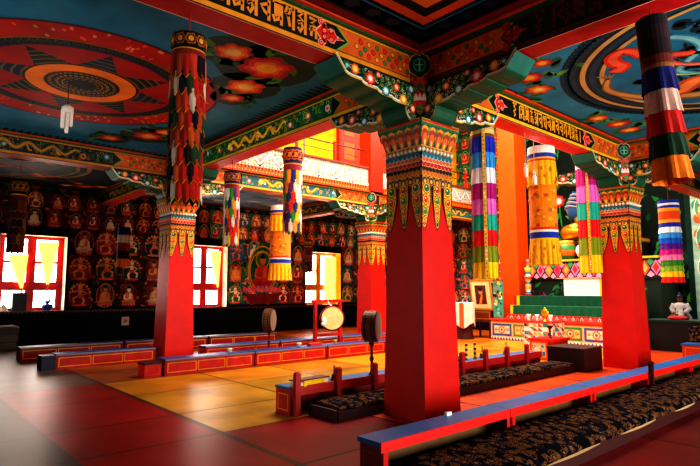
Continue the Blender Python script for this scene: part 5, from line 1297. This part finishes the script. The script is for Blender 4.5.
dpole = thing('drum_pedestal', 'thin pedestal carrying the far pole drum behind the front table row', 'stand', (6.88, 10.55, 0)); d2.location = (6.88, 10.55, .1)
m = MB(); m.lathe([(.14, 0), (.14, .03), (.06, .06), (.05, .1)], 14, col=H('4a1810')); part(m, 'base', PAINT, dpole)

def bell(label, loc, s=1.0, group='brass instruments on the posted tables'):
    t = thing('hand_bell', label, 'bell', loc, 0, group)
    m = MB(); m.lathe([(.05*s, 0), (.046*s, .02*s), (.034*s, .06*s), (.02*s, .08*s)], 12, col=H('8a6420')); part(m, 'bell_body', METAL, t, None, True)
    m = MB(); m.lathe([(.01*s, .08*s), (.016*s, .1*s), (.008*s, .13*s), (.016*s, .155*s), (.004*s, .18*s)], 10, col=H('a87c28')); part(m, 'handle', METAL, t, None, True)
bell('small brass bell beside the yellow prayer book on the left posted table', (4.62, 5.52, .33), 1.1)
bell('small brass bell on the right posted table, nearest the near column', (6.85, 5.6, .33), 1.2)
bell('small brass bell on the right posted table, third post from the column', (8.05, 5.6, .33), 1.2)
bell('small brass bell at the far right end of the posted table', (8.8, 5.6, .33), 1.3)
t = thing('prayer_book', 'bundle of long loose pages wrapped in yellow cloth on the left posted table', 'book', (4.2, 5.5, .33), math.radians(6))
m = MB(); m.box(-.26, .26, -.07, .07, 0, .05, H('f0e0b0')); part(m, 'pages', PAINT, t)
m = MB(); m.box(-.17, .17, -.08, .08, .0, .065, H('f0c820')); part(m, 'wrapper', CLOTH, t)
m = MB(); m.box(-.28, .28, -.075, .075, .066, .08, H('5a2410')); part(m, 'cover_board', PAINT, t)
for x, lab in ((7.62, 'gold and dark striped candle on the right posted table, left of the pair'), (7.86, 'gold and dark striped candle on the right posted table, right of the pair')):
    t = thing('striped_candle', lab, 'candle', (x, 5.62, .33), 0, 'striped candles on the posted table')
    m = MB(); m.lathe([(.024, .0)]+[(.024, .03+.04*i) for i in range(7)], 12, cols=[H('e8c070') if i % 2 else H('4a2c14') for i in range(8)]); part(m, 'candle_body', GLOSS, t)
    m = MB(); m.lathe([(.035, -.0), (.035, .015)], 12, col=H('b88428')); part(m, 'holder', METAL, t)
t = thing('incense_burner', 'low dark burner with yellow top on the right posted table', 'burner', (7.3, 5.6, .33))
m = MB(); m.lathe([(.06, 0), (.1, .03), (.11, .08), (.09, .1)], 14, col=H('3a2414')); part(m, 'bowl', METAL, t, None, True)
m = MB(); m.lathe([(.09, .1), (.06, .14), (.01, .16)], 14, col=H('d8a828')); part(m, 'lid', METAL, t, None, True)
t = thing('thermos_flask', 'dark thermos flask on the front table row beside the far red column', 'flask', (9.2, 9.62, .29))
m = MB(); m.lathe([(.07, 0), (.075, .02), (.075, .22), (.05, .27)], 14, col=H('3a1c20')); part(m, 'flask_body', GLOSS, t, None, True)
m = MB(); m.lathe([(.045, .27), (.045, .34), (.03, .35)], 12, col=H('1c1414')); part(m, 'cap', GLOSS, t, None, True)
for (x, y, c, lab) in ((5.35, 9.6, H('e8e4dc'), 'white cup on the front table row, nearest the left column'), (7.02, 9.58, H('d8d4d0'), 'white cup on the front table row below the yellow banner'), (8.05, 9.6, H('c8a050'), 'gold cup on the front table row below the round drum')):
    t = thing('tea_cup', lab, 'cup', (x, y, .29), 0, 'cups on the front table row'); m = MB(); m.lathe([(.025, 0), (.03, .01), (.05, .06), (.055, .08)], 14, col=c); part(m, 'cup_body', GLOSS, t, None, True)
o = MB().box(-.16, .16, -.07, .07, 0, .05, H('c83028')).build('prayer_book', CLOTH); o.location = (7.45, 9.6, .29); tag(o, 'red-wrapped prayer book lying on the front table row below the yellow banner', 'book')
o = MB().box(-.035, .035, -.015, .015, 0, .03, H('f0ece4')).build('white_card', PAINT); o.location = (3.9, 3.09, .4); tag(o, 'small white card on the blue table top before the nearest column', 'card')
# window sill
t = thing('black_speaker', 'black box speaker standing on the leftmost window sill', 'speaker', (3.06, 17.18, .935))
m = MB(); m.box(-.17, .17, -.11, .11, 0, .5, H('0c0c10')); cab = part(m, 'cabinet', PAINT, t)
m = MB(); m.lathe([(.1, 0), (.09, .01), (.02, .004)], 18, col=H('1c1c22')); m.xf(Matrix.Translation((0, -.112, .18)) @ Matrix.Rotation(PI/2, 4, 'X')); part(m, 'cone', PAINT, cab)
t = thing('blue_pot', 'small blue pot with leaves on the leftmost window sill', 'pot', (3.76, 17.15, .935))
m = MB(); m.lathe([(.07, 0), (.13, .04), (.15, .12), (.12, .18)], 16, col=H('1c50a8')); part(m, 'pot_body', GLOSS, t, None, True)
m = MB()
for i in range(9): a = i*.7; m.tube([(0, 0, .16), (.06*math.cos(a), .06*math.sin(a), .26), (.12*math.cos(a), .12*math.sin(a), .32+.02*(i % 3))], .022, H('2c58a0') if i % 2 else H('1c3c70'), 6, .006)
part(m, 'leaves', PAINT, t)
t = thing('white_stupa', 'small white stupa ornament at the left corner of the window sill', 'ornament', (2.7, 17.12, .935))
m = MB(); m.lathe([(.12, 0), (.11, .03), (.09, .06), (.06, .14), (.02, .18), (.015, .26)], 14, col=H('e8e0d0')); part(m, 'ornament_body', PAINT, t, None, True)
# gauze curtains tied into points
def curtain(label, xl, xr, xt, zt, zb):
    t = thing('gauze_curtain', label, 'curtain', (xt, NY+.26, zb), 0, 'yellow gauze curtains in the windows')
    m = MB(); n = 12; vs = []
    for j in range(9):
        v = j/8; wl = (xl-xt)*(1-v)+(-.03)*v; wr = (xr-xt)*(1-v)+.03*v
        for i in range(n+1): vs.append((wl+(wr-wl)*i/n, .02*math.sin(i*2.1)*(1-.4*v), (zt-zb)*(1-v)))
    m.add(vs, [(j*(n+1)+i, (j+1)*(n+1)+i, (j+1)*(n+1)+i+1, j*(n+1)+i+1) for j in range(8) for i in range(n)], H('f0a020')); part(m, 'gauze', GAUZE, t)
    m = MB(); m.tube([(0, -.01, .02), (0, -.01, -.35)], .02, H('e08820')); part(m, 'tie', CLOTH, t)
curtain('yellow gauze curtain tied to a point in the left half of the leftmost window', 2.72, 3.24, 3.12, 2.5, 1.55)
curtain('yellow gauze curtain tied to a point in the right half of the leftmost window', 3.44, 4.0, 3.76, 2.88, 1.66)
curtain('yellow gauze curtain in the window right of the left column', 8.75, 9.2, 9.1, 2.88, 1.6)
t = thing('gauze_curtain', 'yellow gauze curtain hanging straight in the window left of the far column', 'curtain', (14.2, NY+.26, 1.1), 0, 'yellow gauze curtains in the windows')
m = MB(); n = 16; vs = []
for j in range(2):
    for i in range(n+1): vs.append((-.3+.6*i/n, .02*math.sin(i*2.1), 1.8*j))
m.add(vs, [(i, i+1, n+2+i, n+1+i) for i in range(n)], H('f0a020')); part(m, 'gauze', GAUZE, t)
# wall plate, folded cushions
t = thing('wall_socket', 'pale wall socket plate on the black wall below the mural', 'socket', (5.88, NY-.004, .44))
m = MB(); m.box(-.11, .11, -.012, 0, 0, .26, H('c8b8a0')); part(m, 'plate', PAINT, t)
m = MB(); m.box(-.05, .05, -.02, -.012, .08, .18, H('8a7a68')); part(m, 'switch', PAINT, t)
for i, lab in enumerate(('bottom grey floor cushion of the stack at the left edge by the wall', 'middle grey floor cushion of the stack at the left edge by the wall', 'top grey floor cushion of the stack at the left edge by the wall')):
    m = MB(); blob_box(m, -.35, .35, -.35, .35, 0, .19, mixc(H('6a6458'), H('3a342c'), i*.3), 8, 8, .012, i); o = m.build('floor_cushion', CLOTH); o.location = (2.52+.02*i, 16.4, .202*i); tag(o, lab, 'cushion', 'stack of grey floor cushions')
# ================================================================== LIGHT AND CAMERA
def area(name, loc, tgt, sx, sy, power, col=(1, 1, 1)):
    l = bpy.data.lights.new(name, 'AREA'); l.shape = 'RECTANGLE'; l.size = sx; l.size_y = sy; l.energy = power; l.color = col
    o = bpy.data.objects.new(name, l); COL.objects.link(o); o.location = loc
    o.rotation_euler = (Vector(tgt)-Vector(loc)).to_track_quat('-Z', 'Y').to_euler(); return o
for k, (a, b) in enumerate(WIN):
    area('window_light', ((a+b)/2, NY-.05, 2.0), ((a+b)/2, NY-5, .6), b-a-.2, 1.9, 14, (1, .95, .88))
area('nave_skylight', (11, 8.2, ZT-.1), (11, 8.2, 0), 9, 6, 1900, (1, .94, .84))
area('south_fill_light', (7.2, -4.7, 1.7), (7.0, 5, 3.0), 6, 2.4, 900, (1, .95, .88))  # added fill lamp behind the camera; no doorway is built
o = area('west_fill_light', (-3.8, 8.0, 1.5), (5.2, 8.3, 4.2), 4, 2.0, 90, (1, .95, .88)); o.data.spread = math.radians(110)  # added fill for the west ceiling and beam; no opening behind it
w = bpy.data.worlds.new('World'); SC.world = w; w.use_nodes = True
w.node_tree.nodes['Background'].inputs[0].default_value = (1, .9, .8, 1); w.node_tree.nodes['Background'].inputs[1].default_value = .05
cam = bpy.data.cameras.new('camera'); co = bpy.data.objects.new('camera', cam); COL.objects.link(co)
yaw, pitch = .8453808, .1064974
fwd = Vector((math.cos(yaw)*math.cos(pitch), math.sin(yaw)*math.cos(pitch), math.sin(pitch)))
co.location = (0, 0, 1.5); co.rotation_euler = fwd.to_track_quat('-Z', 'Y').to_euler()
cam.sensor_width = 36; cam.lens = 536.96*36/700; cam.clip_start = .05
SC.camera = co
vs = SC.view_settings; vs.view_transform = 'Standard'; vs.look = 'High Contrast'; vs.exposure = 0; vs.gamma = 1
